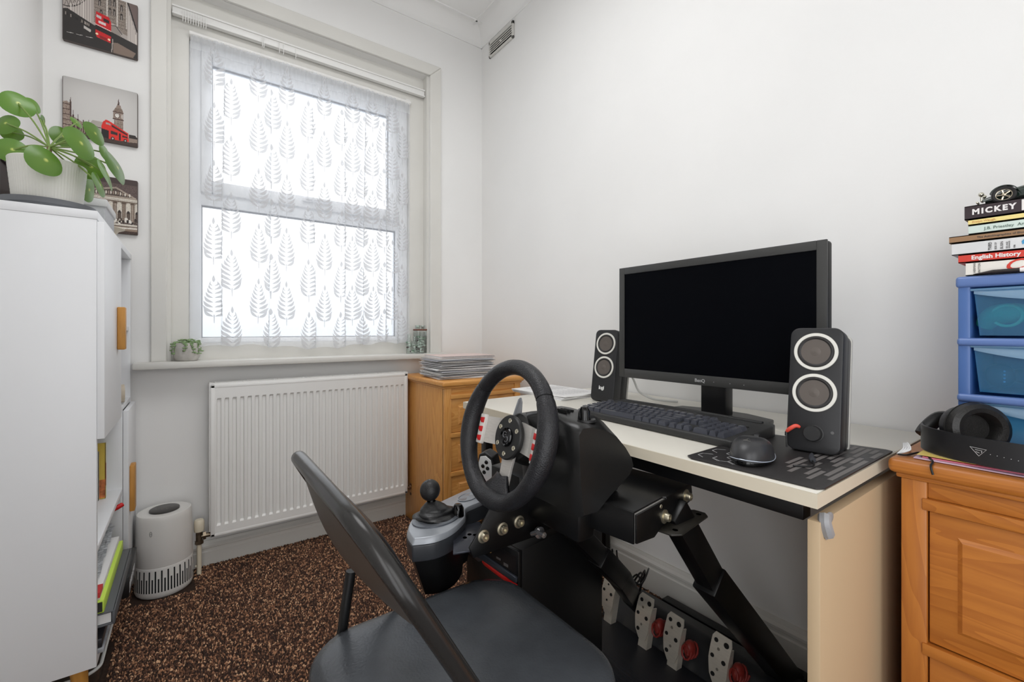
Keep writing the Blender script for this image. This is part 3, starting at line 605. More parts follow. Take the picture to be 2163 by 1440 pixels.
for k in range(7):
    a=R(k*51); b.box(.03,.0317,-.006,.006,.03,.045,M=TM((-.27,1.99,ZM+.05),ry=90,rz=10)@Matrix.Rotation(a,4,'Z'))
link('painted_pattern',b,mat('cup_print',(110,96,84),.6),cup,W=True)
stone('small_pebble','tiny grey pebble on the small upper shelf by the window',(-.20,2.13,.974+.006),(.012,.010,.007),(120,112,104),8)
M_=lambda n,c,r=.5,**k: mat(n,c,r,**k)
def book(name,label,x0,x1,y0,y1,z0,z1,cover,pages='z',group=None,M=None,cat='book',spine='-x',round_=0):
    "book with cover boards, spine and page block; thin axis = pages"
    t=thing(name,label,cat,((x0+x1)/2,(y0+y1)/2,z0),group=group)
    mc=mat(name+'_cover',cover,.45,var=.05,vs=20); c=.0014
    b=B(); D=dict(x=(x0,x1),y=(y0,y1),z=(z0,z1)); 
    def bb(bld,x0,x1,y0,y1,z0,z1,bev=0): bld.box(x0,x1,y0,y1,z0,z1,bev=bev,M=M)
    if pages=='z':
        bb(b,x0,x1,y0,y1,z0,z0+c); bb(b,x0,x1,y0,y1,z1-c,z1)
        sp={'-x':(x0,x0+c,y0,y1),'+x':(x1-c,x1,y0,y1)}[spine]; bb(b,*sp,z0,z1)
    else:
        bb(b,x0,x1,y0,y0+c,z0,z1); bb(b,x0,x1,y1-c,y1,z0,z1); bb(b,x1-c,x1,y0,y1,z0,z1)
    o=link('cover',b,mc,t,W=True,smooth=False)
    b=B(); i=.003
    if pages=='z': bb(b,x0+(c if spine=='-x' else i),x1-(c if spine=='+x' else i),y0+i,y1-i,z0+c,z1-c)
    else: bb(b,x0+i,x1-c,y0+c,y1-c,z0+i,z1-i)
    link('pages',b,PAPER,t,W=True,smooth=False); return t
zs=.436
M9=TM((-.28,1.86,zs),0,4)@Matrix.Translation((.28,-1.86,-zs))
book('puzzle_book','white picture book, outermost of three books standing on the lower cabinet shelf',-.345,-.226,1.846,1.856,zs+.001,zs+.150,(222,224,216),pages='y')
b=B()
for k in range(7): b.box(-.2285,-.2258,1.8448,1.8460,zs+.012+.018*k,zs+.022+.018*k)
tb=book('story_book','yellow spined book standing between two books on the lower cabinet shelf',-.34,-.212,1.860,1.872,zs+.001,zs+.172,(226,196,84),pages='y')
link('painted_blocks',b,M_('fruit_print',(150,110,80),.5,var=.6,vs=90),tb,W=True,smooth=False) if False else b.bm.free()
b=B(); b.box(-.2118,-.2114,1.862,1.870,zs+.04,zs+.11); link('printed_stripe',b,M_('orange_ink',(186,96,40),.5),tb,W=True,smooth=False)
b=B(); b.box(-.26,-.2125,1.8594,1.8599,zs+.004,zs+.06); link('printed_picture',b,M_('fruit_print',(190,110,60),.5,var=.6,vs=60),tb,W=True,smooth=False)
tb=book('green_notebook','slim green book standing innermost of the three on the lower cabinet shelf',-.34,-.222,1.876,1.882,zs+.001,zs+.160,(140,160,80),pages='y')
# bottom compartment: things stacked and sticking out towards the room
z=.145
lb=thing('plastic_tub','clear lidded plastic tub under the papers at the cabinet bottom','tub',(-.25,1.66,0.001))
TUB=thin_glass('clear_plastic',(.86,.88,.88),.14,.15)
b=B(); b.prism(rr(.20,.30,.03,5,cx=-.298,cy=1.662),.004,.11,poly2=rr(.225,.33,.035,5,cx=-.298,cy=1.662)); link('tub_body',b,TUB,lb,W=True)
b=B(); b.tube([(x,y,.112) for x,y in rr(.232,.337,.038,6,cx=-.298,cy=1.662)],.004,n=8,closed=True); link('lid_rim',b,mat('cloudy_plastic',(206,208,206),.3),lb,W=True)
b=B(); b.sphere((-.27,1.60,.045),.05,.06,.035); b.sphere((-.29,1.70,.05),.05,.06,.04); link('tub_contents',b,mat('brown_cloth',(96,84,70),.9,var=.4,vs=30),lb,W=True)
def slab(name,label,x0,x1,y0,y1,z0,z1,col,cat,rz=0,tilt=0,bev=.002,rough=.5,W_=None):
    M=TM(((x0+x1)/2,(y0+y1)/2,z0),rz,0,tilt); b=B(); b.box(-(x1-x0)/2,(x1-x0)/2,-(y1-y0)/2,(y1-y0)/2,0,z1-z0,bev=bev)
    t=thing(name,label,cat,M=M); return t,b
M_=lambda n,c,r=.5,**k: mat(n,c,r,**k)
DZs=.0345
def flat(name,label,cat,x0,x1,y0,y1,z0,z1,m,part_='pages',bev=.001):
    z0+=DZs; z1+=DZs; t=thing(name,label,cat,((x0+x1)/2,(y0+y1)/2,z0)); b=B(); b.box(x0,x1,y0,y1,z0,z1,bev=bev); link(part_,b,m,t,W=True); return t
flat('magazine','silver and black magazine lowest in the cabinet stack','magazine',-.38,-.168,1.452,1.68,.1455,.156,M_('magazine_print',(150,152,156),.25,var=.5,vs=30))
flat('magazine','black magazine second lowest in the cabinet stack','magazine',-.38,-.172,1.455,1.70,.157,.178,M_('black_print',(46,46,50),.3,var=.6,vs=26))
t=flat('game_box','black box with white lettering along its side in the cabinet bottom','box',-.38,-.143,1.705,1.93,.1455,.205,M_('black_card',(20,20,22),.4),'box_body',.002)
text('box_lettering','JUNIOR GEAR',.026,M_('white_ink',(196,196,196),.5),t,WM[t.name].inverted()@frame((-.1428,1.715,.162+DZs),(0,1,0),(0,0,1),(1,0,0)),font_scale=(.9,1.2))
t=thing('document_folder','dark grey ring folder sticking out of the cabinet bottom','folder',(-.26,1.65,.24))
b=B(); b.box(-.38,-.150,1.452,1.835,DZs+.2065,DZs+.2105,bev=.001); b.box(-.38,-.150,1.452,1.835,DZs+.236,DZs+.240,bev=.001); b.box(-.154,-.148,1.452,1.835,DZs+.2065,DZs+.240,bev=.002); link('cover',b,M_('grey_card',(86,88,92),.5),t,W=True)
b=B(); b.box(-.37,-.156,1.458,1.83,DZs+.211,DZs+.2355); link('pages',b,PAPER,t,W=True,smooth=False)
t=flat('lime_box','lime green edged flat box on the grey folder in the cabinet','box',-.38,-.168,1.452,1.83,.241,.272,M_('lime_card',(196,226,84),.5),'box_body',.002); b=B(); b.box(-.372,-.171,1.4495,1.4518,DZs+.245,DZs+.268); link('end_flap',b,M_('dark_card',(40,40,36),.5),t,W=True,smooth=False)
t=flat('paper_pad','white paper pad with a red corner on the lime box','paper pad',-.375,-.176,1.455,1.82,.273,.290,PAPER); b=B(); b.box(-.25,-.1755,1.4525,1.50,DZs+.279,DZs+.2915); link('red_corner',b,M_('red_card',(206,60,62),.5),t,W=True,smooth=False)
def news(u,v): return (-.37+.185*u,1.462+.345*v,.2925+.004*math.sin(u*5+v*6)**2+.012*math.sin(v*13)**2*u+.03*v*u)
t=thing('newspaper','crumpled grey printed newspaper on top of the cabinet bottom stack','newspaper',(-.26,1.63,.292))
b=B()
for k in range(4): b.surf(lambda u,v,k=k:Vector(news(u,v))+Vector((-.006*k,.004*k,DZs+.001+.009*k)),14,30)
link('sheets',b,M_('newsprint',(176,178,180),.7,var=.55,vs=60,vstr=(1,3,1)),t,W=True)
t=thing('red_pen','red marker pen sticking out behind the newspaper in the cabinet','pen',(-.19,1.84,.34)); b=B(); b.cyl((-.235,1.80,.387),(-.172,1.855,.410),.006,n=12); link('barrel',b,RED,t,W=True); b=B(); b.cyl((-.186,1.843,.405),(-.172,1.855,.410),.007,n=12); link('cap',b,RED,t,W=True)
t=thing('sunglasses','black folded sunglasses lying at the back of the newspaper','sunglasses',(-.23,1.78,.35)); b=B(); b.tube(bez([(-.26,1.76,.392),(-.24,1.77,.408),(-.215,1.785,.408),(-.205,1.80,.392)],5),.003); b.sphere((-.245,1.775,.396),.018,.014,.010); b.sphere((-.215,1.79,.396),.018,.014,.010); link('frame',b,BPLG,t,W=True)
# ------------------------------------------------------------ pilea plant
pl=thing('potted_plant','round leaved green pilea in a ribbed white pot on the cabinet','plant',(-.277,1.53,CZ1))
PC=(-.277,1.530)
b=B(); b.lathe([(0,.001),(.070,.001),(.076,.005),(.083,.021),(.0855,.021),(.081,.010),(.072,.005),(0,.005)],M=TM((*PC,CZ1)),n=48); link('saucer',b,M_('grey_plastic_saucer',(112,114,118),.45),pl,W=True)
PW=M_('white_ceramic_pot',(228,226,220),.35)
b=B()
def potf(u,v):
    a=2*PI*u; r=.0585+.010*v; rib=.00045*math.cos(a*70)*(1 if .12<v<.94 and (v*9)%1>.2 else 0); return (PC[0]+(r+rib)*math.cos(a),PC[1]+(r+rib)*math.sin(a),CZ1+.006+.112*v)
b.surf(potf,280,56,closeu=True); b.lathe([(.0685,.118),(.0675,.120),(.064,.118),(.063,.10),(0,.10)],M=TM((*PC,CZ1)),n=48); b.lathe([(0,.0055),(.057,.0055),(.0585,.006)],M=TM((*PC,CZ1)),n=48); link('pot',b,PW,pl,W=True,ang=60)
b=B(); b.lathe([(.0635,.0),(.05,.006),(0,.008)],M=TM((*PC,CZ1+.104)),n=24); link('soil',b,M_('soil',(58,44,34),.95,var=.4,vs=60,bump=1,bs=120),pl,W=True)
def leafmat():
    m=bpy.data.materials.new('pilea_leaf'); m.use_nodes=True; n=m.node_tree; L=n.links; bs=n.nodes['Principled BSDF']
    t=n.nodes.new('ShaderNodeTexCoord'); g=n.nodes.new('ShaderNodeVectorMath'); g.operation='LENGTH'; L.new(t.outputs['Object'],g.inputs[0])
    oi=n.nodes.new('ShaderNodeObjectInfo')
    a=n.nodes.new('ShaderNodeAttribute'); a.attribute_name='rad'
    r=n.nodes.new('ShaderNodeValToRGB'); e=r.color_ramp.elements; e[0].position=.04; e[0].color=(*lin((206,214,120)),1); e[1].position=.16; e[1].color=(*lin((98,132,58)),1); q=e.new(1.0); q.color=(*lin((84,124,50)),1)
    L.new(a.outputs['Fac'],r.inputs[0]); hs=n.nodes.new('ShaderNodeHueSaturation'); ma=n.nodes.new('ShaderNodeMapRange'); ma.inputs[3].default_value=.8; ma.inputs[4].default_value=1.25; L.new(oi.outputs['Random'],ma.inputs[0]); L.new(ma.outputs[0],hs.inputs['Value']); L.new(r.outputs[0],hs.inputs['Color']); L.new(hs.outputs[0],bs.inputs['Base Color'])
    bs.inputs['Roughness'].default_value=.28; bs.inputs['Subsurface Weight'].default_value=.0
    tr=n.nodes.new('ShaderNodeBsdfTranslucent'); tr.inputs[0].default_value=(*lin((130,170,50)),1); mx=n.nodes.new('ShaderNodeMixShader'); mx.inputs[0].default_value=.22
    L.new(bs.outputs[0],mx.inputs[1]); L.new(tr.outputs[0],mx.inputs[2]); L.new(mx.outputs[0],n.nodes['Material Output'].inputs[0]); return m
LM=leafmat(); STM=M_('pilea_stem',(116,140,70),.5)
LV=[(-0.343,1.609,1.524, 0.36,-0.90,0.24, 0.033),(-0.329,1.673,1.548, 0.78,-0.55,0.29, 0.020),(-0.365,1.603,1.467, -0.45,-0.83,0.33, 0.029),(-0.369,1.677,1.469, 0.19,-0.98,0.03, 0.022),(-0.336,1.530,1.385, 0.14,-0.97,0.18, 0.030),(-0.260,1.425,1.344, 0.65,-0.72,0.24, 0.035),(-0.207,1.460,1.407, 0.80,-0.53,0.27, 0.039),(-0.194,1.550,1.466, 0.80,-0.52,0.29, 0.030),(-0.277,1.685,1.485, 0.63,-0.77,0.13, 0.027),(-0.207,1.584,1.388, 0.35,-0.94,0.01, 0.032),(-0.149,1.542,1.385, 0.91,-0.28,0.31, 0.043),(-0.164,1.504,1.353, 0.94,-0.09,0.32, 0.039),(-0.173,1.461,1.314, 0.95,-0.20,0.23, 0.030),(-0.217,1.641,1.339, 0.95,-0.32,-0.04, 0.034),(-0.302,1.628,1.497, 0.99,-0.15,0.02, 0.014),(-0.183,1.616,1.440, 0.93,-0.33,0.15, 0.022),(-0.250,1.690,1.532, 0.73,-0.47,0.49, 0.016)]
crown=Vector((-.276,1.535,1.405))
b=B(); b.tube(bez([(-.277,1.53,1.345),(-.277,1.532,1.375),crown],4),[.007,.006,.006,.006,.006,.005,.005,.005,.005],n=8); link('trunk',b,M_('pilea_trunk',(120,104,70),.7),pl,W=True)
for i,(x,y,z,nx,ny,nz,r) in enumerate(LV):
    nn=Vector((nx,ny,nz)).normalized(); c=Vector((x,y,z)); u=nn.orthogonal().normalized(); w=nn.cross(u); b=B(); rings=6; vs=[tuple(c-nn*.002)]; nv=28
    for k in range(1,rings+1):
        rk=r*k/rings
        for q in range(nv):
            a=2*PI*q/nv; el=1+.10*math.cos(a); vs.append(tuple(c+(u*math.cos(a)*el+w*math.sin(a))*rk+nn*(-.09*r+(.0 if k<3 else -.14*r*((k/rings)**2))+.03*r*math.sin(3*a+i)*(k/rings)**2)))
    fs=[(0,1+q,1+(q+1)%nv) for q in range(nv)]+[(1+(k-1)*nv+q,1+k*nv+q,1+k*nv+(q+1)%nv,1+(k-1)*nv+(q+1)%nv) for k in range(1,rings) for q in range(nv)]
    b.add(vs,fs); o=link('leaf',b,LM,pl,W=True,ang=180); at=o.data.attributes.new('rad','FLOAT','POINT'); at.data.foreach_set('value',[0]+[k/rings for k in range(1,rings+1) for q in range(nv)])
    mid=(c+crown)/2+Vector((0,0,.006)); sb=B(); sb.tube(bez([crown,mid,c-nn*.004],6),.0019,n=7); link('leaf_stem',sb,STM,o,W=False if False else True)
# ------------------------------------------------------------ air purifier
ap=thing('air_purifier','white oval air purifier with dark touch panel on the carpet','air purifier',(-.076,2.103,.002))
AP=M_('purifier_white',(224,222,218),.4); H_=.288; n=120
def apr(a,z): return (.098-.012*(z/H_))
slots=30
b=B(); vs=[];fs=[]; zz=[0,.006,.012,.024]+[.024+.0]*0+[.034,.052,.066,.078,.088,.10,.106,.108,.27,.284,.288]
nn_=slots*8
def ap_open(k,z0,z1):
    s=k//4; ph=k%4
    if ph in(0,): return False
    if ph==3: return False
    top=.10 if s%2 else .072
    return z0>=.0235 and z1<=top+1e-6 
zz=[0,.004,.014,.024,.072,.10,.108,.110,.112,.27,.283,.288]; rad_=[.080,.084,.0875,.088,.0875,.0868,.0866,.0858,.0864,.0835,.082,.080]
N=slots*2*4
for z,r in zip(zz,rad_):
    for k in range(N): a=2*PI*k/N; vs.append((-.076+r*math.cos(a),2.103+r*math.sin(a)*1.0,.002+z))
for j in range(len(zz)-1):
    for k in range(N):
        s=k//4; 
        if k%4 in(1,2) and (j==3 or (j==4 and s%2==0)): continue
        fs.append((j*N+k,j*N+(k+1)%N,(j+1)*N+(k+1)%N,(j+1)*N+k))
fs.append(tuple(range(N))); b.add(vs,fs); o=link('housing',b,AP,ap,W=True); 
b=B(); b.lathe([(.082,.010),(.082,.11)],M=TM((-.076,2.103,.002)),n=48); link('filter',b,M_('filter_dark',(30,30,32),.9),ap,W=True)
b=B(); b.lathe([(.080,.288),(.0765,.289),(.0745,.284),(.04,.279),(0,.279)],M=TM((-.076,2.103,.002)),n=60); link('top_recess',b,AP,ap,W=True)
for k in range(44):
    a=2*PI*k/44; b=B(); Mx=TM((-.076,2.103,.002+.2835))@Matrix.Rotation(a,4,'Z'); b.box(.040,.0760,-.0009,.0009,-.004,.004,M=Mx@Matrix.Rotation(R(25),4,'X'))
    link('grille_fin',b,AP,ap,W=True,smooth=False)
b=B(); b.lathe([(0,.284),(.044,.284),(.046,.288),(.0455,.2935),(.043,.295),(0,.295)],M=TM((-.076,2.103,.002)),n=48); tp=link('touch_panel',b,M_('touch_panel_dark',(62,60,58),.3),ap,W=True)
b=B(); gm_=TM((-.076,2.103,.2972),-20)
for k,(x,y) in enumerate(((-.024,.006),(-.008,.004),(.008,.004),(.022,.006),(-.018,-.012),(.0,-.014),(.014,-.012))): b.tube([(x+.004*math.cos(q),y+.003*math.sin(q),0) for q in np.linspace(0,5.5,8)],.0004,n=4,M=gm_)
link('touch_icons',b,M_('pale_icons',(150,146,140),.5),tp,W=True)
Ml=frame((-.076+0.0850*math.cos(R(-115)),2.103+0.0850*math.sin(R(-115)),.235),(math.cos(R(-25)),math.sin(R(-25)),0),(0,0,1),(math.cos(R(-115)),math.sin(R(-115)),0))
b=B(); b.tube([(.0035*math.cos(q),.009*math.sin(q) if abs(math.sin(q))<.8 else .009*math.sin(q),0) for q in np.linspace(0,2*PI,16,endpoint=False)],.0007,n=5,closed=True,M=Ml); b.box(-.003,.003,-.0006,.0006,-.0005,.0006,M=Ml); link('emblem',b,M_('grey_emblem',(130,130,130),.4),ap,W=True)
# ------------------------------------------------------------ sill: succulent, jars
su=thing('succulent_pot','trailing green succulent in a round concrete pot on the window sill','plant',(.006,2.185,.838))
SP=(-.010,2.192)
b=B(); b.lathe([(0,.0),(.034,.0),(.037,.003),(.043,.018),(.046,.038),(.0455,.058),(.043,.070),(.040,.070),(.041,.058),(0,.056)],M=TM((*SP,.839)),n=32); link('pot',b,M_('rough_concrete',(196,192,186),.85,var=.12,vs=30,bump=.6,bs=60),su,W=True)
rng=random.Random(5); SG=M_('succulent_green',(134,160,112),.55,var=.25,vs=60)
b=B()
for k in range(38):
    a=rng.uniform(0,2*PI); r=rng.uniform(.0,.042); x,y=SP[0]+r*math.cos(a),SP[1]+r*math.sin(a); b.sphere((x,y,.839+.070+rng.uniform(0,.014)),rng.uniform(.004,.007),rng.uniform(.003,.005),.003,n=6)
link('leaf_cushion',b,SG,su,W=True)
for k in range(10):
    a=2*PI*k/10+rng.uniform(-.15,.15); ln=rng.uniform(.014,.036); r0=.044; b=B(); pts=[]
    for q in range(6):
        t_=q/5; pts.append((SP[0]+(r0-.01+.014*t_**.5)*math.cos(a+.1*t_),SP[1]+(r0-.01+.014*t_**.5)*math.sin(a+.1*t_),.839+.070+.006*(1-(2*t_-.4)**2)-ln*t_**1.5))
    b.tube(pts,.0011,n=5)
    for q,p in enumerate(pts[1:]):
        for e_ in range(3): b.sphere((p[0]+rng.uniform(-.006,.006),p[1]+rng.uniform(-.006,.006),p[2]+rng.uniform(-.004,.004)),.0048,.0036,.0026,n=6)
    link('trailing_stem',b,SG,su,W=True)
GLS=thin_glass('jar_glass',(.93,.97,.95),.10,.03)
def pebbles(b_,cx,cy,rx,ry,z0,z1,n,rg,s=.007):
    for k in range(n):
        a=rg.uniform(0,2*PI); q=rg.uniform(0,1)**.5; b_.append(((cx+rx*q*math.cos(a),cy+ry*q*math.sin(a),rg.uniform(z0,z1)),s*rg.uniform(.7,1.2)))
PEB=[M_('sea_glass_pale',(206,216,206),.35),M_('sea_glass_green',(120,150,124),.35),M_('shell_dark',(96,82,78),.6)]
def fill(par,pl_,rg):
    for mi in range(3):
        b=B()
        for i,(c,s) in enumerate(pl_):
            if (i%5>2)+(i%5>3)==mi: b.sphere(c,s,s*.8,s*.55,n=8)
        o=link('sea_glass',b,PEB[mi],par,W=True,kind='stuff')
rg=random.Random(9); zs=.8385
JX,JY=1.000,2.215
j=thing('storage_jar','tall square glass jar of sea glass with a brown lid on the sill','jar',(JX,JY,zs)); w_=.030
b=B(); b.prism(rr(.058,.058,.010,4,cx=JX,cy=JY),zs,zs+.118); link('jar_glass',b,GLS,j,W=True)
q=[]; pebbles(q,JX,JY,.018,.018,zs+.012,zs+.086,80,rg,.011); fill(j,q,rg)
b=B(); b.prism(rr(.062,.062,.012,4,cx=JX,cy=JY),zs+.119,zs+.127,bev=.002); lid=link('lid',b,M_('brown_lid',(112,66,50),.5),j,W=True); b=B(); b.prism(rr(.055,.055,.010,4,cx=JX,cy=JY),zs+.112,zs+.119); link('seal',b,M_('clear_seal',(220,220,216),.3),j,W=True)
def bottle(name,label,x,y,h,r,nk,n,flat=1):
    j=thing(name,label,'bottle',(x,y,zs)); b=B(); b.lathe([(0,0),(r,0),(r*1.02,.004),(r,h*.62),(r*.8,h*.70),(nk,h*.76),(nk,h*.94),(nk*1.25,h*.95),(nk*1.25,h),(nk*.9,h)],M=TM((x,y,zs)),n=24,sy=flat); link('bottle_glass',b,GLS,j,W=True)
    q=[]; pebbles(q,x,y,r*.7,r*.7*flat,zs+.008,zs+h*.58,n//2,rg,.0075); fill(j,q,rg); return j
bottle('glass_bottle','small front glass bottle of sea glass before the lidded jar',.975,2.155,.062,.0175,.008,40)
bottle('glass_bottle','slim glass bottle standing between the small bottle and the curtain',.948,2.17,.088,.014,.007,40)
bottle('glass_bottle','taller slim glass bottle at the curtain edge, leftmost on the sill end',.927,2.19,.100,.014,.008,30)
j=thing('glass_votive','small clear glass dish with pale shells standing on the brown jar lid','glass dish',(JX-.012,JY,zs+.127)); b=B(); b.lathe([(0,0),(.011,0),(.014,.02),(.0128,.02),(.010,.002),(0,.002)],M=TM((JX-.014,JY,zs+.1275)),n=20); link('dish',b,GLS,j,W=True); b=B(); b.sphere((JX-.014,JY,zs+.138),.008,.007,.006,n=10); link('shell',b,PEB[0],j,W=True)
j=thing('glass_votive','small clear glass cup at the wall side of the brown jar lid','glass dish',(JX+.014,JY,zs+.127)); b=B(); b.lathe([(0,0),(.010,0),(.012,.018),(.0108,.018),(.009,.002),(0,.002)],M=TM((JX+.016,JY,zs+.1275)),n=20); link('dish',b,GLS,j,W=True); b=B(); b.sphere((JX+.016,JY,zs+.136),.006,.006,.006,n=10); link('shell',b,PEB[2],j,W=True)
# ------------------------------------------------------------ pine chests
def pine_chest(name,label,x0,x1,y0,y1,h,front,rows,knobs=False):
    "front: '-y' or '-x' is the drawer side"
    t=thing(name,label,'chest of drawers',((x0+x1)/2,(y0+y1)/2,0))
    if front=='-x':
        # local frame: u along -y (screen right), w into chest +x
        O=Vector((x0,y1,0)); U=Vector((0,-1,0)); Wv=Vector((1,0,0)); wu=y1-y0; wd=x1-x0
    else:
        O=Vector((x0,y0,0)); U=Vector((1,0,0)); Wv=Vector((0,1,0)); wu=x1-x0; wd=y1-y0
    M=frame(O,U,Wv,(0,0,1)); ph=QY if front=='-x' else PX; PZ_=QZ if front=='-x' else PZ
    def bx(n,m,*a,bev=.002,par=t): b=B(); b.box(*a,bev=bev,M=M); return link(n,b,m,par,W=True)
    ov=.016
    # top board with rounded nose
    b=B(); b.box(-ov,wu+ov,-ov,wd+.0,h-.026,h,bev=.009,M=M,seg=4); b.box(-ov*.4,wu+ov*.4,-ov*.4,wd,h-.034,h-.025,bev=.003,M=M); link('top_board',b,ph,t,W=True)
    st=.034
    bx('side_panel',PZ_,0,.018,.012,wd,.0,h-.034); bx('side_panel',PZ_,wu-.018,wu,.012,wd,.0,h-.034); bx('back_panel',PZ_,.018,wu-.018,wd-.01,wd-.002,.03,h-.036)
    bx('front_stile',PZ_,0,st,-.002,.020,0,h-.034); bx('front_stile',PZ_,wu-st,wu,-.002,.020,0,h-.034)
    bx('top_rail',ph,st,wu-st,.003,.020,h-.062,h-.034)
    zb=.07; n=len(rows); gap=.022; z=h-.062
    bx('plinth',ph,st,wu-st,.004,.02,.0,zb)
    for i,rh in enumerate(rows):
        z1=z-gap; z0=z1-rh; bx('rail',ph,st-.006,wu-st+.006,-.005,.018,z-gap+.002,z,bev=.002)
        b=B(); b.box(st+.002,wu-st-.002,.004,.022,z0+.002,z1-.000,bev=.0015,M=M); dr=link('drawer',b,ph,t,W=True)
        # raised centre field with bevelled border
        fx0,fx1,fz0,fz1=st+.036,wu-st-.036,z0+.034,z1-.032
        b=B(); MM=M@frame((0,.0045,0),(1,0,0),(0,0,1),(0,-1,0))
        p1=[(fx0,fz0),(fx1,fz0),(fx1,fz1),(fx0,fz1)]; i_=.007; p2=[(fx0+i_,fz0+i_),(fx1-i_,fz0+i_),(fx1-i_,fz1-i_),(fx0+i_,fz1-i_)]
        b.prism(p1,0,.006,M=MM,poly2=p2); link('raised_field',b,ph,dr,W=True,smooth=False)
        if knobs: b=B(); b.lathe([(0,0),(.007,0),(.008,.012),(.015,.018),(.014,.026),(0,.029)],M=MM@Matrix.Translation(((fx0+fx1)/2,(fz0+fz1)/2,.006)),n=20); link('knob',b,ph,dr,W=True)
        z=z0
    bx('rail',ph,st-.006,wu-st+.006,-.005,.018,zb,z,bev=.002)
    return t
pine_chest('pine_chest','small pine chest of drawers in the corner with papers piled on it',.906,1.322,1.752,2.188,.735,'-y',[.150,.150,.150],False)
pine_chest('pine_chest','pine chest of drawers at the near end of the desk under the headphones',1.018,1.366,-.28,.230,.735,'-x',[.225,.235],True)
# pile of papers on the corner chest
rg=random.Random(21)
z=.7355; cols=[(232,231,230),(214,213,214),(224,222,218),(206,206,212),(238,237,236)]
kinds=['magazine','booklet','paper_bundle']
names=['bottom bundle of papers in the pile on the corner chest','second lowest paper bundle in the pile on the corner chest','third bundle from the bottom of the corner chest pile','thin curled booklet low in the corner chest paper pile','middle paper bundle of the corner chest pile','booklet with a dark edge above the middle of the corner chest pile','thick white paper bundle in the upper half of the corner chest pile','sheaf with a grey cover under the pink notebook sheets','loose white leaves slipping out left just under the notebooks']
hs=[.011,.009,.010,.005,.011,.007,.014,.006,.005]
for i,(nm,hh) in enumerate(zip(names,hs)):
    w_,d_=.20+rg.uniform(-.01,.012),.285+rg.uniform(-.01,.01); cx,cy=1.055+rg.uniform(-.006,.008),1.90+rg.uniform(-.006,.006)
    if i==8: cx-=.012
    t=thing('paper_bundle' if i%3 else 'magazine',nm,'papers' if i%3 else 'magazine',M=TM((cx,cy,z),rg.uniform(-7,7)-3))
    # sheets in 3-4 slightly shifted wavy leaves
    b=B(); k_=max(2,int(hh/.0028)); 
    for k in range(k_):
        ox,oy=rg.uniform(-.008,.008),rg.uniform(-.008,.008); ph=rg.uniform(0,6); z0=hh*k/k_
        def f(u,v,ox=ox,oy=oy,ph=ph,z0=z0): return ((u-.5)*.285+ox,(v-.5)*.21+oy,z0+.0006+.0006*math.sin(u*7+ph)+.0004*math.sin(v*9+ph))
        b.surf(f,10,6,thick=-hh/k_*.72)
    link('leaves',b,M_('paper_tone',cols[i%5],.7,var=.03,vs=30),t,ang=50)
    if i in(1,5,7):
        b=B(); b.box(-.143,.143,-.106,.104,hh*.9,hh*.9+.0012); link('cover',b,M_('magazine_cover_edge',(104,98,98) if i!=7 else (150,144,140),.4,var=.4,vs=20),t,smooth=False)
    z+=hh+.0011
t=thing('spiral_notebook','grey spiral bound notebook under the pink one, corner chest pile','notebook',M=TM((1.05,1.90,z),-3))
b=B(); b.box(-.14,.14,-.105,.105,0,.005,bev=.0006); link('pages',b,PAPER,t); b=B(); b.box(-.142,.142,-.107,.107,.005,.006); link('cover',b,M_('grey_cover',(196,192,188),.5),t)
z+=.0068
t=thing('spiral_notebook','pale pink spiral bound notebook on top of the corner chest pile','notebook',M=TM((1.068,1.905,z),-5))
b=B(); b.box(-.14,.14,-.102,.105,0,.0085,bev=.0006); link('pages',b,PAPER,t); b=B(); b.box(-.142,.142,-.107,.107,.0087,.0098,bev=.0003); b.box(-.142,.142,-.107,.107,-.0005,.0002); link('cover',b,M_('pink_cover',(226,204,198),.45,var=.03,vs=12),t)
b=B()
for k in range(40): x=-.132+.0067*k; b.tube([(x,-.105+.0045*math.cos(a),.0048+.0058*math.sin(a)) for a in np.linspace(0,2*PI,9)[:-1]],.0006,n=4,closed=True)
link('wire_binding',b,M_('wire',(170,160,156),.4,metal=.5),t)
# ------------------------------------------------------------ desk
dk=thing('desk','cream topped desk with black under rail along the right wall','desk',(1.06,.78,0))
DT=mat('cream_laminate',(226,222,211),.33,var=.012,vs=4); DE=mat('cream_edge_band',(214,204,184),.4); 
DX0,DX1,DY0,DY1,DZ=.742,1.378,.262,1.300,.72
b=B(); b.box(DX0+.003,1.132,DY0+.002,DY1,DZ-.022,DZ,bev=.0015); link('desktop',b,DT,dk,W=True)
b=B(); b.box(1.1365,DX1,DY0+.002,DY1,DZ-.022,DZ,bev=.0015); link('rear_leaf',b,DT,dk,W=True)
b=B(); b.box(DX0,DX0+.003,DY0+.002,DY1,DZ-.022,DZ-.0005); b.box(DX0,DX1,DY0,DY0+.002,DZ-.022,DZ-.0005); link('edge_band',b,DE,dk,W=True,smooth=False)
b=B(); b.box(.772,.80,DY0+.03,DY1-.05,.664,.697,bev=.001); link('front_rail',b,BLACK,dk,W=True)
b=B(); b.box(1.33,1.35,DY0+.03,DY1-.05,.664,.697,bev=.001); link('rear_rail',b,BLACK,dk,W=True)
b=B(); b.box(1.1345,1.139,DY0+.004,DY1,DZ-.021,DZ-.004); link('gap_strip',b,DARKV,dk,W=True,smooth=False)
b=B(); b.box(.752,1.368,.262,.279,.002,.676,bev=.001); link('side_panel',b,mat('shaded_cream_panel',(190,166,134),.4),dk,W=True)  # cream panel with the near chest's shade put into its colour
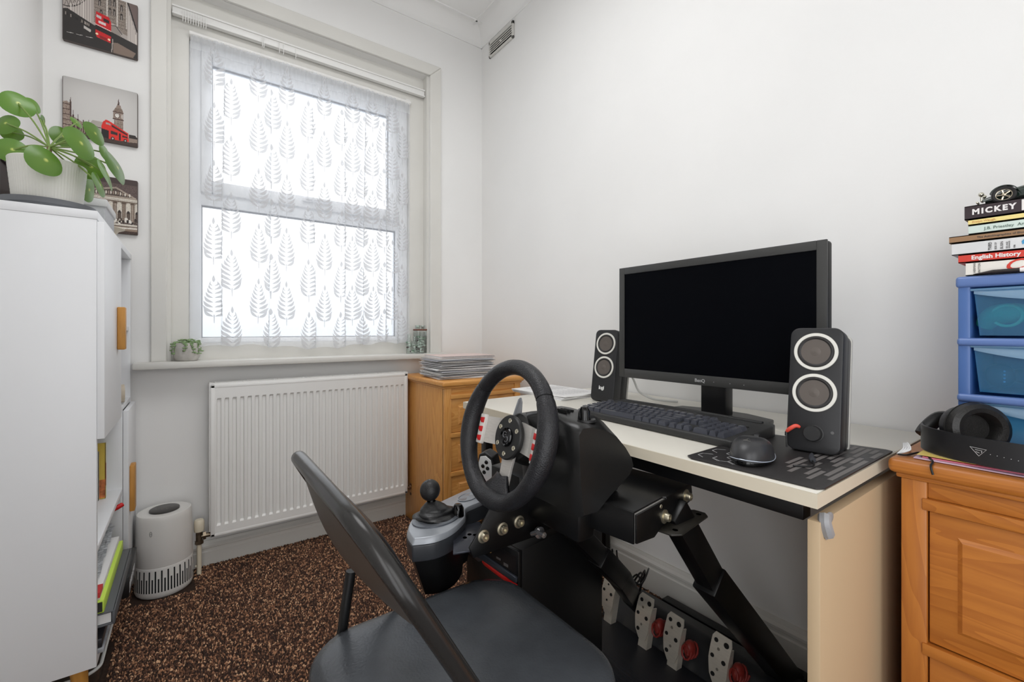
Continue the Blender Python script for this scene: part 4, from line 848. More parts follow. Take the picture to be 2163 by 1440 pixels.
b=B(); b.tube(bez([(.768,.262,.682),(.762,.2598,.676),(.766,.2585,.664),(.772,.2585,.655)],4),.0085,n=8,M=Matrix.Diagonal((1,1,1,1))); b.sphere((.776,.2600,.676),.020,.0025,.010); b.sphere((.772,.2600,.660),.010,.002,.014); link('tape_repair',b,M_('grey_tape',(150,150,152),.5,bump=.5,bs=90),dk,W=True)
for y in(1.225,):
    for x in(.775,1.34): b=B(); b.box(x,x+.028,y-.014,y+.014,.0,.664,bev=.002); link('leg',b,BLACK,dk,W=True)
b=B(); b.box(.803,1.34,1.215,1.235,.64,.664); link('end_rail',b,BLACK,dk,W=True)
# papers on the desk
t=thing('paper_stack','stack of white printed sheets at the window end of the desk','papers',(1.11,1.235,DZ))
b=B()
for k in range(4):
    def f(u,v,k=k): return ((u-.5)*.297,(v-.5)*.21,.0008+.0034*k+(.002+.002*k)*max(0,(.25-u))*1.5*math.sin(v*5+k)**2)
    b.surf(f,14,6,M=TM((1.13,1.262-.0*k,DZ),86+2*k),thick=-.0028)
link('sheets',b,PAPER,t,W=True,ang=50)
b=B()
for k in range(9):
    for j in range(2): b.box(-.12+.12*j+.004,-.12+.12*j+.10-.01*(k%3),.07-.017*k,.073-.017*k,.0152,.0154,M=TM((1.13,1.262,DZ),89))
link('printed_lines',b,M_('grey_ink',(170,168,170),.6),t,W=True,smooth=False)
# ------------------------------------------------------------ monitor
mo=thing('monitor','black framed widescreen monitor, switched off, behind the keyboard','monitor',(1.15,.66,DZ))
MB_=M_('monitor_bezel',(58,58,57),.42,bump=.05,bs=700); mz0,mz1,my0,my1,mx=.812,1.156,.3735,.9435,1.110
b=B(); bz=(.020,.020,.027,.021)
b.prism(rr(my1-my0,mz1-mz0,.008,4,cx=(my0+my1)/2,cy=(mz0+mz1)/2),0,.022,M=frame((mx+.004,0,0),(0,1,0),(0,0,1),(1,0,0)),bev=.002)
b.prism(rr(.40,.24,.03,5,cx=(my0+my1)/2,cy=(mz0+mz1)/2),.02,.045,M=frame((mx+.004,0,0),(0,1,0),(0,0,1),(1,0,0)),bev=.004)
link('housing',b,M_('monitor_back',(30,30,30),.5),mo,W=True)
b=B()
for a in((my0,my0+bz[0],mz0,mz1),(my1-bz[1],my1,mz0,mz1),(my0+bz[0],my1-bz[1],mz0,mz0+bz[2]),(my0+bz[0],my1-bz[1],mz1-bz[3],mz1)): b.box(mx-.002,mx+.0045,a[0],a[1],a[2],a[3],bev=.0012)
link('bezel',b,MB_,mo,W=True)
b=B(); b.box(mx+.0005,mx+.003,my0+bz[0],my1-bz[1],mz0+bz[2],mz1-bz[3]); link('screen',b,M_('dark_screen',(2,3,7),.55,spec=.06),mo,W=True,smooth=False)
text('logo','BenQ',.0125,M_('logo_grey',(170,170,170),.4),mo,WM[mo.name].inverted()@frame((mx-.0022,.682,mz0+.0085),(0,-1,0),(0,0,1),(-1,0,0)),bold=.0002)
b=B()
for y in(.628,.585,.55): b.cyl((mx-.0024,y,mz0+.012),(mx-.001,y,mz0+.012),.0011,n=8)
link('indicator_dots',b,M_('dot_grey',(150,150,150),.4),mo,W=True)
b=B(); b.box(1.138,1.178,.613,.683,DZ+.012,.86,bev=.004); link('stand_neck',b,BPLG if False else M_('stand_black',(22,22,23),.3),mo,W=True)
b=B(); b.prism([(1.090,.50),(1.20,.52),(1.23,.60),(1.23,.70),(1.20,.78),(1.090,.80),(1.082,.78),(1.082,.52)],DZ+.001,DZ+.013,bev=.003); link('stand_base',b,M_('stand_base_black',(54,54,54),.4),mo,W=True)
# ------------------------------------------------------------ keyboard
kbM=TM((.972,.683,DZ+.001),rz=-90-1.5)   # local x: along the keyboard to the right, y: away from the typist
kb=thing('keyboard','black full size keyboard in front of the monitor','keyboard',M=kbM)
KP=M_('keyboard_black',(48,48,48),.5,bump=.05,bs=600); KC=M_('keycap_black',(72,74,82),.26)
b=B(); prof=[(-.222,-.088),(.222,-.088),(.228,-.08),(.228,.075),(.222,.098),(.20,.104),(.12,.094),(-.12,.094),(-.20,.104),(-.222,.098),(-.228,.075),(-.228,-.08)]
v0=len(b.bm.verts); b.prism(prof,0,.016,bev=.0035,seg=3)
for v in b.bm.verts:
    if v.co.z>.008: v.co.z+=.012*(v.co.y+.088)/.19
link('case',b,KP,kb,ang=50)
b=B(); b.tube([( -.0+x,.088+.004*math.cos(x*9),.0275) for x in np.linspace(-.2,.2,12)],.004,n=8); link('rear_ridge',b,KP,kb)
def zk(y): return .0165+.012*(y+.088)/.19
cap={}
def key(x,y,w,d=.0160):
    k=round(w,4),d
    if k not in cap:
        b=B(); p=[(-w/2,-d/2),(w/2,-d/2),(w/2,d/2),(-w/2,d/2)]; q=[(-w/2+.0025,-d/2+.0020),(w/2-.0025,-d/2+.0020),(w/2-.0025,d/2-.0032),(-w/2+.0025,d/2-.0032)]
        b.prism(p,0,.0098,poly2=q); o=link('key',b,KC,kb,smooth=False); cap[k]=o.data
    else: o=bpy.data.objects.new('key',cap[k]); COL.objects.link(o); o.parent=kb
    o.location=(x,y,zk(y)-.0005); o.rotation_euler=(R(3.6),0,0)
U=.0187; x0=-.216; y0=-.072
rows_=[([1.25,1.25,1.25,6.25,1.25,1.25,1.25,1.25],0),([2.25]+[1]*10+[2.75],1),([1.75]+[1]*11+[2.25],2),([1.5]+[1]*12+[1.5],3),([1]*13+[2],4)]
for ws,r_ in rows_:
    x=x0
    for w in ws: key(x+w*U/2,y0+r_*U,w*U-.0026); x+=w*U
for g,(s,nk) in enumerate(((0,1),(2,4),(6.5,4),(11,4))):
    for k in range(nk): key(x0+(s+k+.5)*U,y0+5*U+.008,U-.0026)
nx=x0+15.3*U
for r_ in(3,4): 
    for k in range(3): key(nx+(k+.5)*U,y0+r_*U,U-.0026)
for k in range(3): key(nx+(k+.5)*U,y0,U-.0026); key(nx+(k+.5)*U,y0+5*U+.008,U-.0026)
key(nx+1.5*U,y0+U,U-.0026)
nx+=3.3*U
key(nx+U,y0,2*U-.0026); key(nx+2.5*U,y0,U-.0026)
for r_ in(1,2,3):
    for k in range(3): key(nx+(k+.5)*U,y0+r_*U,U-.0026)
for k in range(4): key(nx+(k+.5)*U,y0+4*U,U-.0026)
key(nx+3.5*U,y0+2.5*U,U-.0026,.035); key(nx+3.5*U,y0+.5*U,U-.0026,.035)
b=B()
for k in range(4): b.prism(rr(.012,.005,.002,2,cx=nx+(k+.5)*U*.9,cy=y0+5*U+.012),zk(.03)-.001,zk(.03)+.0015)
link('media_buttons',b,BPL,kb)
# ------------------------------------------------------------ mouse mat, mouse
mmM=TM((.94,.372,DZ+.0008),0)
mm=thing('mouse_mat','large black mouse mat with a white hexagon line print','mouse mat',(.94,.372,DZ))
b=B(); mp=[(.752,.470),(.762,.484),(1.05,.486),(1.07,.478),(1.118,.276),(1.112,.264),(.772,.262),(.760,.270)]
b.prism(mp,DZ+.0006,DZ+.0036,bev=.0008); link('mat',b,M_('mat_black_rubber',(42,40,40),.42,bump=.2,bs=900),mm,W=True)
WI=M_('white_print',(188,188,188),.5); GI=M_('grey_print',(112,108,106),.5)
b=B(); zt=DZ+.0038; hx=.0165
def seg(p,q,w,bb): 
    p=Vector((*p,zt));q=Vector((*q,zt)); d=(q-p).normalized(); nrm=Vector((-d.y,d.x,0))*w; bb.add([p-nrm,p+nrm,q+nrm,q-nrm],[(0,1,2,3)])
rg=random.Random(3)
for i in range(0,6):
    for j in range(0,7):
        cx_,cy_=.765+i*hx*1.5,.474-j*hx*1.732-(hx*.866 if i%2 else 0)
        if cy_<.40+.0*i or cx_+hx>.86 : continue
        if rg.random()<.12: continue
        for k in range(3):
            if rg.random()<.15: continue
            a0,a1=R(60*k),R(60*k+60); p=(cx_+hx*math.cos(a0),cy_+hx*math.sin(a0)); q=(cx_+hx*math.cos(a1),cy_+hx*math.sin(a1))
            if p[0]<.757 or q[0]<.757 or p[1]>.478 or q[1]>.478: continue
            seg(p,q,.0007,b)
            if rg.random()<.4: seg((p[0]*.93+cx_*.07+.001,p[1]-.002),(q[0]*.93+cx_*.07+.001,q[1]-.002),.0005,b)
for p in((.785,.405),(.79,.388)): b.cyl((*p,zt-.0002),(*p,zt+.0001),.0022,n=12)
link('hexagon_print',b,WI,mm,W=True,smooth=False)
b=B()
for k in range(13):
    y=.268+.0125*k*.9; x=.80+.03*math.sin(k*2.1)+.004*k
    for q in range(3): xx=x+q*.105+rg.uniform(0,.02); L_=rg.uniform(.05,.09); b.add([(xx,y,zt),(min(1.095,xx+L_),y,zt),(min(1.095,xx+L_),y+.0075,zt),(xx,y+.0075,zt)],[(0,1,2,3)]) if y<.262+(.2*(1.1-xx)/.36)*0+.085+.0*q and xx<1.08 else None
link('shortcut_table_print',b,GI,mm,W=True,smooth=False)
ms=thing('computer_mouse','black computer mouse with a chrome line on the mouse mat','mouse',M=TM((.832,.398,DZ+.0046),12))
def mouse_profile(u,v):
    # u around (0..1), v from rim to top
    a=2*PI*u; ca,sa=math.cos(a),math.sin(a)
    L_=.060*(1+.05*ca); Wd=.034*(1-.10*math.cos(2*a)*0+.06*(ca<0)*abs(ca)); 
    k=math.cos(v*PI/2)**.55 if v<1 else 0; x=L_*ca*k; y=Wd*sa*k
    top=.042*(1-.28*((x+.014)/.06)**2)
    return (x,y,.006+(top-.006)*math.sin(v*PI/2)**.9)
b=B(); b.surf(mouse_profile,48,16,closeu=True); bmesh.ops.remove_doubles(b.bm,verts=b.bm.verts,dist=1e-5); link('shell',b,M_('mouse_shell',(52,52,54),.34,bump=.05,bs=900),ms,ang=80)
b=B(); b.prism([( .058*math.cos(a),.0335*math.sin(a)) for a in np.linspace(0,2*PI,40,endpoint=False)],0,.0075,bev=.001); link('base',b,BPLG,ms)
b=B(); b.tube([(.0605*math.cos(a),.0355*math.sin(a),.0085+.003*math.cos(2*a)) for a in np.linspace(PI*.75,PI*2.1,30)],.0007,n=5); link('chrome_line',b,M_('chrome_line',(210,220,235),.2,metal=.3),ms)
b=B(); b.cyl((.036,-.004,.030),(.036,.004,.030),.010,n=24); link('scroll_wheel',b,M_('rubber_wheel',(30,30,32),.5),ms)
b=B(); b.box(.01,.057,-.0005,.0005,.026,.036); link('button_split',b,DARKV,ms)
b=B(); tri=[(-.036,.006),(-.036,-.006),(-.023,.0)]; 
def onm(x,y): return (x,y,.006+(.042*(1-.28*((x+.014)/.06)**2)-.006)*.955+.0012)
b.tube([onm(*p) for p in tri],.0004,n=4,closed=True); b.tube([onm(-.034,.002),onm(-.028,0),onm(-.034,-.001)],.0004,n=4); link('emblem',b,M_('emblem_grey',(110,108,104),.4),ms)
# ------------------------------------------------------------ speakers
SPB=M_('speaker_black',(34,34,36),.42,bump=.05,bs=800); SPS=M_('speaker_side_black',(14,15,18),.35); RNG=M_('white_ring',(222,220,212),.4); CONE=M_('driver_cone',(104,97,92),.30,metal=.35)
def speaker(label,loc,rz,knob):
    # local: front faces -x, width along y, leaning back
    s=thing('desktop_speaker',label,'speaker',M=TM(loc,rz),group='pair of two driver desktop speakers')
    Lk=Matrix.Rotation(R(9.0),4,'Y'); w,h,dp=.088,.241,.085
    F_=Lk@frame((0,0,h/2+.002),(0,-1,0),(0,0,1),(-1,0,0))     # front plane, local x right as seen, y up
    b=B(); b.prism(rr(w,h,.016,5),-.045,0,M=F_,bev=.0025,seg=3); link('front_baffle',b,SPB,s)
    b=B(); b.prism(rr(w-.004,h-.006,.015,5),-.088,-.044,M=F_,bev=.003,poly2=rr(w-.003,h-.004,.015,5)); link('cabinet_body',b,SPS,s)
    b=B(); b.prism(rr(w,h,.016,5),-.095,-.088,M=F_,bev=.002); link('rear_shell',b,M_('speaker_rear_grey',(186,184,178),.4),s)
    b=B(); b.prism([(.02,-.04),(.10,-.038),(.10,.038),(.02,.04)],.0005,.022,bev=.003); link('foot',b,SPS,s)
    for cy in(.073,-.007):
        FD=F_@Matrix.Translation((0,cy,0)); b=B(); b.lathe([(.0305,-.0005),(.0365,-.0005),(.0368,.0015),(.036,.0028),(.031,.0028),(.030,.001)],M=FD,n=56); dr=link('driver_ring',b,RNG,s)
        b=B(); b.lathe([(.0312,.0006),(.0295,.0036),(.0270,.0040),(.0245,.0024),(.0240,.0006)],M=FD,n=48); link('rubber_surround',b,M_('rubber_surround',(40,38,38),.5),dr)
        b=B(); b.lathe([(.0246,.0022),(.0225,.0008),(.016,.0010),(.009,.0022),(0,.0030)],M=FD,n=48); link('cone',b,CONE,dr)
    if knob:
        FD=F_@Matrix.Translation((.002,-.0845,0)); b=B(); b.lathe([(.0,0),(.0165,0),(.0165,.003),(.0145,.0035),(.0143,.016),(.0135,.017),(0,.017)],M=FD,n=40); link('volume_knob',b,M_('knob_black',(34,34,35),.45),s)
        b=B(); b.lathe([(0.0012,.0004),(.0028,.0004),(.0028,-.0004)],M=F_@Matrix.Translation((.031,-.079,0)),n=16); link('headphone_socket',b,ZINC if False else M_('socket_ring',(96,96,96),.3),s)
        b=B(); b.tube(bez([(-.0205,-.0765,.003),(-.027,-.0745,.006),(-.036,-.081,.007),(-.043,-.088,.003)],5),[.0026,.003,.0033,.0035,.0036,.0037,.0038,.0038,.0038,.0038,.0038,.0038,.0036,.0034,.003,.0026],n=9,M=F_); link('red_tag',b,M_('red_rubber',(226,84,66),.45),s)
        b=B(); b.cyl((-.0435,-.088,.003),(-.0415,-.118,.002),.0016,n=8,M=F_); b.cyl((-.0435,-.088,.003),(-.0435,-.096,.003),.0026,n=8,M=F_); link('plug_wire',b,BPL,s)
    else: text('logo','logi',.0165,M_('logo_white',(222,222,220),.4),s,F_@Matrix.Translation((-.014,-.081,.0002)),bold=.0005,spacing=.9)
    return s
speaker('black desktop speaker at the window side of the monitor, left',(1.112,1.024,DZ+.001),10,False)
speaker('black desktop speaker with volume knob standing on the mouse mat, right',(.962,.349,DZ+.0045),8,True)
c=thing('usb_cable','ribbed black cable end lying on the mouse mat before the right speaker','cable',(.88,.32,DZ+.004)); b=B()
b.tube(bez([(.932,.338,DZ+.012),(.905,.330,DZ+.010),(.885,.318,DZ+.007),(.865,.315,DZ+.006),(.845,.335,DZ+.0055)],8),.0016,n=8); link('lead',b,BPL,c,W=True)
b=B(); b.tube(bez([(.926,.336,DZ+.012),(.910,.331,DZ+.0105),(.893,.322,DZ+.009)],5),[.002+.0006*(i%2)+.0024*min(1,i/6) for i in range(11)],n=10); link('strain_relief',b,M_('cable_boot',(56,58,64),.5),c,W=True)
c=thing('speaker_cable','pale grey cable hanging behind the left speaker beside the monitor','cable',(1.28,.93,DZ)); b=B(); b.tube(bez([(1.20,.985,.83),(1.225,.98,.79),(1.235,.965,.752),(1.25,.93,.732),(1.27,.90,.726),(1.30,.86,.7245)],6),.0035,n=8); link('lead',b,M_('pale_cable',(206,206,202),.5),c,W=True)
# ------------------------------------------------------------ blue drawer tower
BL=M_('blue_plastic',(72,104,160),.3); BLR=M_('blue_plastic_rail',(98,124,178),.22)
tw=thing('drawer_tower','blue plastic drawer tower standing on the near pine chest','drawer unit',(1.25,.045,.7355)); TX0,TX1,TY0,TY1,TZ0,TZ1=1.130,1.375,-.115,.176,.7365,1.0565
b=B(); b.box(TX0-.004,TX1,TY0-.004,TY1+.003,TZ1-.020,TZ1,bev=.005,seg=3); link('top_cover',b,BLR,tw,W=True)
for y0 in(TY1-.016,TY0): 
    b=B(); b.box(TX0,TX1,y0,y0+.016,TZ0,TZ1-.018,bev=.002); link('side_wall',b,BL,tw,W=True)
b=B(); b.box(TX1-.004,TX1,TY0+.016,TY1-.016,TZ0,TZ1-.02); link('back_wall',b,BL,tw,W=True)
DRW=tinted_plastic('clear_blue_plastic',(165,218,242),(84,172,224),.36,.06,.15); DRL=tinted_plastic('clear_blue_lip',(170,210,235),(140,190,225),.75,.15,.25)
for k in range(3):
    z1=TZ1-.024-.1005*k; z0=z1-.082
    b=B(); b.box(TX0-.006,TX0+.012,TY0-.002,TY1+.001,z0-.0185,z0-.0045,bev=.005,seg=3); b.box(TX0+.01,TX1-.004,TY0+.016,TY1-.016,z0-.013,z0-.008); link('cross_rail',b,BLR,tw,W=True)
    ya,yb=TY0+.020,TY1-.020
    b=B(); pr=[(TX0+.004,z1-.003),(TX0+.012,z0),(TX1-.02,z0),(TX1-.014,z1-.003)]; 
    th=.0022
    b.add([(pr[0][0],ya,pr[0][1]),(pr[0][0],yb,pr[0][1]),(pr[1][0],yb-.006,pr[1][1]),(pr[1][0],ya+.006,pr[1][1]),(pr[2][0],yb-.006,pr[2][1]),(pr[2][0],ya+.006,pr[2][1]),(pr[3][0],yb,pr[3][1]),(pr[3][0],ya,pr[3][1])],[(0,1,2,3),(3,2,4,5),(5,4,6,7),(1,6,4,2),(0,3,5,7)])
    dr=link('drawer',b,DRW,tw,W=True,smooth=False)
    b=B(); 
    def lip(u,v): y=ya+(yb-ya)*u; s_=1-(2*u-1)**2; return (TX0+.003-.010*s_*math.sin(v*PI/2)-.001,y,z1-.002-(.006+.017*s_)*v)
    b.surf(lip,30,6); b.tube([(TX0+.001,ya-.004,z1-.001),(TX0-.001,(ya+yb)/2,z1),(TX0+.001,yb+.004,z1-.001)],.0022,n=6); link('handle_lip',b,DRL,dr,W=True)
# drawer contents
t=thing('toy_creature','green plush curled in the top blue drawer','soft toy',(1.19,.09,.956)); b=B(); 
b.tube(bez([(1.165,.148,.966),(1.16,.135,.985),(1.16,.11,.99),(1.165,.085,.985),(1.17,.05,.980),(1.17,.02,.985)],6),[.008+.010*math.sin(PI*min(1,(i+2)/22)) for i in range(31)],n=12); link('plush_body',b,M_('green_plush',(50,150,120),.9,bump=.6,bs=200),t,W=True)
b=B(); b.tube([(1.146,.118+.018*math.cos(a),.985+.018*math.sin(a)) for a in np.linspace(.3,5.6,20)],.0025,n=6); link('plush_trim',b,M_('pale_green_plush',(90,180,140),.9),t,W=True)
t=thing('game_controller','dark game controller in the middle blue drawer','controller',(1.17,.12,.855)); b=B(); b.sphere((1.165,.128,.879),.018,.020,.022,n=16); b.sphere((1.175,.095,.880),.018,.030,.014,n=14); link('grip',b,M_('controller_dark',(36,40,60),.4),t,W=True)
b=B(); 
for k in range(4): b.sphere((1.148,.121,.87+.006*k),.0018,n=6)
link('grip_studs',b,M_('stud_pale',(150,170,200),.4),t,W=True)
t=thing('white_card_box','white card in the bottom blue drawer','card',(1.17,.1,.755)); b=B(); b.box(1.15,1.17,.05,.145,.7575,.825,bev=.001); link('card_body',b,PAPER,t,W=True)
# ------------------------------------------------------------ books on the tower
INKW=M_('white_letters',(232,228,226),.5); INKR=M_('red_letters',(206,60,46),.5); INKD=M_('dark_letters',(70,66,66),.6)
def tbook(name,label,yL,z0,z1,cover,texts=(),xs=1.13,yR=-.08,dx=.17):
    t=book(name,label,xs,xs+dx,yR,yL,z0,z1,cover,spine='-x',group=None)
    for s_,yy,zz,sz,m,kw in texts:
        text('spine_lettering',s_,sz,m,t,WM[t.name].inverted()@frame((xs-.0003,yy,zz),(0,-1,0),(0,0,1),(-1,0,0)),depth=.0002,**kw)
    return t
Zb=1.0575
t=tbook('book','thick white book with large red script lettering, lowest of the pile',.166,Zb,Zb+.0235,(228,224,216),[('Clas',.121,Zb+.005,.026,INKR,dict(font_scale=(1.25,1),shear=.35,bold=.0004))])
text('spine_lettering','HERMAN',.0042,INKD,t,WM[t.name].inverted()@frame((1.1297,.1535,Zb+.0045),(0,0,1),(0,1,0),(-1,0,0)),depth=.0002); text('spine_lettering','PATTON',.0042,INKD,t,WM[t.name].inverted()@frame((1.1297,.1475,Zb+.0045),(0,0,1),(0,1,0),(-1,0,0)),depth=.0002)
t=tbook('book','red book lettered English History with a navy end',.1755,Zb+.024,Zb+.0385,(206,62,50),[('English History',.159,Zb+.0285,.0098,INKW,dict(font_scale=(.98,1),bold=.0003))])
b=B(); b.box(1.1294,1.1299,-.078,.0735,Zb+.0245,Zb+.038); link('navy_spine_end',b,M_('navy_cover',(48,52,88),.5),t,W=True,smooth=False); b=B(); b.box(1.1292,1.1298,.0735,.0745,Zb+.0245,Zb+.038); link('white_rule',b,INKW,t,W=True,smooth=False); text('spine_lettering','20',.010,INKW,t,WM[t.name].inverted()@frame((1.1290,.070,Zb+.028),(0,-1,0),(0,0,1),(-1,0,0)),depth=.0002)
t=tbook('book','thick pale grey book with a blue bird on its spine',.184,Zb+.039,Zb+.0605,(214,214,214),[])
for k,(s_,yy,sz) in enumerate((('THE CHILD',.1365,.0026),('THIRD',.134,.0048),('SIDE OF',.128,.0036),('BUSIN',.1205,.0048),('ESS AND',.115,.003),('ROMANCE',.1125,.0026),('RBB',.1065,.0030))): text('spine_lettering',s_,sz,INKD,t,WM[t.name].inverted()@frame((1.1297,yy,Zb+.042),(0,0,1),(0,1,0),(-1,0,0)),depth=.0002)
b=B(); b.prism([(0,0),(.004,.004),(.012,.002),(.016,.005),(.013,.0075),(.009,.010),(.006,.007),(.002,.009),(-.001,.006)],0,.0004,M=frame((1.1297,.0985,Zb+.046),(0,-1,0),(0,0,1),(-1,0,0))); link('bird_print',b,M_('blue_bird_ink',(70,150,200),.5,var=.3,vs=200),t,W=True,smooth=False)
tbook('book','thin brown book jutting out left, fourth up the pile',.1875,Zb+.0612,Zb+.073,(150,116,84),[('The Autobiographies of Bloomsbury: A Life of',.152,Zb+.0655,.0048,INKD,{})])
tbook('book','worn pale green paperback above the thin brown book',.1625,Zb+.0737,Zb+.0895,(206,220,212),[('J.B. Priestley  An Inspector Calls',.143,Zb+.079,.0070,M_('green_ink',(90,110,100),.6),{})])
tbook('book','thin pale yellow paperback second from the top of the pile',.1630,Zb+.090,Zb+.1000,(236,216,140),[('VILE BODIES',.0965,Zb+.0925,.0075,M_('orange_letters',(206,140,60),.5),{}),('Evelyn Waugh',.158,Zb+.0935,.0050,M_('orange_letters2',(216,160,100),.5),{})])
t=tbook('book','dark plum hardback with white capitals under the model car',.1675,Zb+.1005,Zb+.1245,(52,40,44),[('MICKEY',.158,Zb+.1085,.0130,INKW,dict(bold=.0006,spacing=1.3,font_scale=(.94,1)))])
b=B(); MN=frame((1.1296,.0995,Zb+.1035),(0,-1,0),(0,0,1),(-1,0,0)); b.prism([(0,0),(0,.018),(.006,.018),(.026,.006),(.026,.018),(.0305,.018),(.0305,0),(.025,0),(.005,.012),(.005,0)],0,.0004,M=MN); link('spine_lettering',b,INKW,t,W=True,smooth=False)
t=thing('stylus_pen','black pen with a white lettered band lying along the blue tower top','pen',(1.124,.08,Zb)); b=B(); b.cyl((1.1255,.132,Zb+.0035),(1.1255,-.02,Zb+.0045),.0034,n=12); b.cyl((1.1255,.132,Zb+.0035),(1.1255,.156,Zb+.0015),.0034,.0004,n=12); link('barrel',b,M_('pen_black',(40,34,34),.4),t,W=True); b=B(); b.cyl((1.1255,.101,Zb+.0037),(1.1255,.078,Zb+.0039),.0037,n=12); link('band',b,INKW,t,W=True)
# ------------------------------------------------------------ model car
mc=thing('model_car','dark green vintage model car on top of the book pile','model car',(1.165,.08,Zb+.125)); Zc=Zb+.125
GRN=M_('british_green_enamel',(26,42,36),.2,coat=.5)
# car points towards +y (screen left); side seen is its -x side
def carf(u,v):
    y=.148-.135*u; hh=Zc+.014+.018*math.sin(min(1,u*1.5)*PI/2)**.8+(.010*math.sin((u-.5)/.5*PI) if u>.5 else 0)
    a=PI*v; w=.019*(1-.35*(1-u)**3); return (1.168-w*math.cos(a),y,Zc+.008+(hh-Zc-.008)*math.sin(a)**.6)
b=B(); b.surf(carf,26,13); link('bonnet_and_cabin',b,GRN,mc,W=True)
for sx_ in(-1,1):
    for wy in(.121,.035):
        xx=1.168+sx_*.024; b=B(); b.tube([(xx,wy+.0125*math.cos(a),Zc+.0125+.0115*math.sin(a)) for a in np.linspace(0,2*PI,28,endpoint=False)],.0030,n=8,closed=True); wh=link('wheel',b,M_('tyre_black',(30,28,28),.6),mc,W=True)
        b=B(); b.tube([(xx-sx_*-.001,wy+.0098*math.cos(a),Zc+.0125+.0092*math.sin(a)) for a in np.linspace(0,2*PI,28,endpoint=False)],.0008,n=6,closed=True)
        for q in range(5): a=2*PI*q/5; b.cyl((xx,wy,Zc+.0125),(xx,wy+.0085*math.cos(a),Zc+.0125+.0085*math.sin(a)),.0010,.0016,n=6)
        b.sphere((xx+sx_*.001,wy,Zc+.0125),.0018,.003,.003,n=10); link('wheel_hub',b,M_('hub_chrome',(190,180,160),.2,metal=.8),wh,W=True)
        b=B(); b.surf(lambda u,v,wy=wy,xx=xx,sx_=sx_:(xx-sx_*(.010*(1-v))+sx_*.003*v,wy-(.0175)*math.cos(PI*(u*.86+.07)),Zc+.0125+.0155*math.sin(PI*(u*.86+.07))+.001),20,4,thick=.0008); link('mudguard',b,GRN,mc,W=True)
b=B(); 
for x in(1.156,1.180): b.sphere((x,.150,Zc+.022),.004,.004,.004,n=12)
b.box(1.150,1.186,.153,.156,Zc+.006,Zc+.009,bev=.001); b.box(1.160,1.176,.149,.152,Zc+.010,Zc+.026,bev=.001); link('lamps_and_bumper',b,M_('car_chrome',(200,196,180),.15,metal=.9),mc,W=True)
# ------------------------------------------------------------ papers + headphones on the near chest
t=thing('magazine_stack','colourful magazines under the headphones on the near pine chest','magazines',(1.16,.10,.736)); 
for k,(c_,x0,y1) in enumerate((((196,170,190),1.044,.215),((214,120,140),1.052,.205),((222,90,60),1.058,.16))):
    b=B(); b.box(x0-.02,1.126,-.09,y1,.7362+.0022*k,.7380+.0022*k,bev=.0003); link('magazine_cover',b,M_('magazine_ink_%s'%['lilac','rose','orange'][k],c_,.35,var=.35,vs=9),t,W=True,smooth=False)
b=B(); b.box(1.03,1.10,.14,.212,.7425,.7429); link('yellow_corner',b,M_('yellow_ink',(226,200,110),.4),t,W=True,smooth=False)
hp=thing('headphones','black over ear headphones lying on the magazines on the near chest','headphones',(1.11,.09,.743)); hz=.7435
LTH=M_('black_leatherette',(30,29,28),.42,bump=.25,bs=500)
HC=Vector((1.097,.085,0)); 
def band(u,v):
    a=R(52+ (360-52-52-20)*0 + u*205); rx,ry=.092,.136
    # arc bulging towards -x
    return (HC.x+.01-rx*math.sin(R(0)+PI*u)*1.0-.0,HC.y+ry*math.cos(PI*u),hz+.001+.043*v)
b=B(); b.surf(lambda u,v:Vector(band(u,v))+Vector((0,0,0)),48,5,thick=.0035); link('headband',b,M_('satin_black',(34,34,36),.35),hp,W=True)
b=B(); b.surf(lambda u,v:(HC.x+.01-.0855*math.sin(PI*(.06+.88*u)),HC.y+.1285*math.cos(PI*(.06+.88*u)),hz+.004+.036*v),40,5,thick=.003); link('band_padding',b,LTH,hp,W=True)
lg=WM[hp.name].inverted()
b=B(); 
Ml=frame((HC.x+.0072-.0962*math.sin(PI*.36),HC.y+.140*math.cos(PI*.36),hz+.020),(-.45,-.89,0),(0,0,1),(-.89,.45,0))
b.tube([(0,.009,0),(.022,.009,0),(.012,-.003,0)],.0005,n=4,closed=True,M=Ml); b.tube([(.007,.006,0),(.016,.0062,0),(.0155,.003,0)],.0005,n=4,M=Ml); b.tube([(.008,.003,0),(.013,.002,0)],.0005,n=4,M=Ml)
for k in range(6): b.sphere((.027+.0085*k,.0035,0),.0006,n=5,M=Ml)
link('band_logo',b,M_('silver_ink',(190,190,190),.3),hp,W=True)
# two cups: pads facing the camera side
def cup_(c,ax,name='ear_cup'):
    c=Vector(c); ax=Vector(ax).normalized(); up=Vector((0,0,1)); u=up.cross(ax).normalized(); w=ax.cross(u)
    M=frame(c,u,w,ax)
    b=B(); b.lathe([(0,-.020),(.026,-.019),(.036,-.012),(.038,0),(.036,.004)],M=M,n=36,sx=1.12,sy=1.0); o=link(name,b,M_('cup_shell',(36,36,40),.35),hp,W=True)
    b=B(); 
    b.lathe([(.036,.003),(.042,.006),(.0435,.014),(.041,.022),(.034,.026),(.027,.024),(.023,.016),(.0225,.006),(0,.005)],M=M,n=40,sx=1.12,sy=1.0); link('ear_pad',b,LTH,o,W=True)
    b=B(); b.tube([(.0435*1.12*math.cos(a),.0435*math.sin(a),.0125) for a in np.linspace(0,2*PI,40,endpoint=False)],.0008,n=5,closed=True,M=M); link('pad_seam',b,DARKV,o,W=True)
cup_((1.092,.155,hz+.048),(-.55,-.62,.10)); cup_((1.084,.030,hz+.052),(-.25,.85,.05))
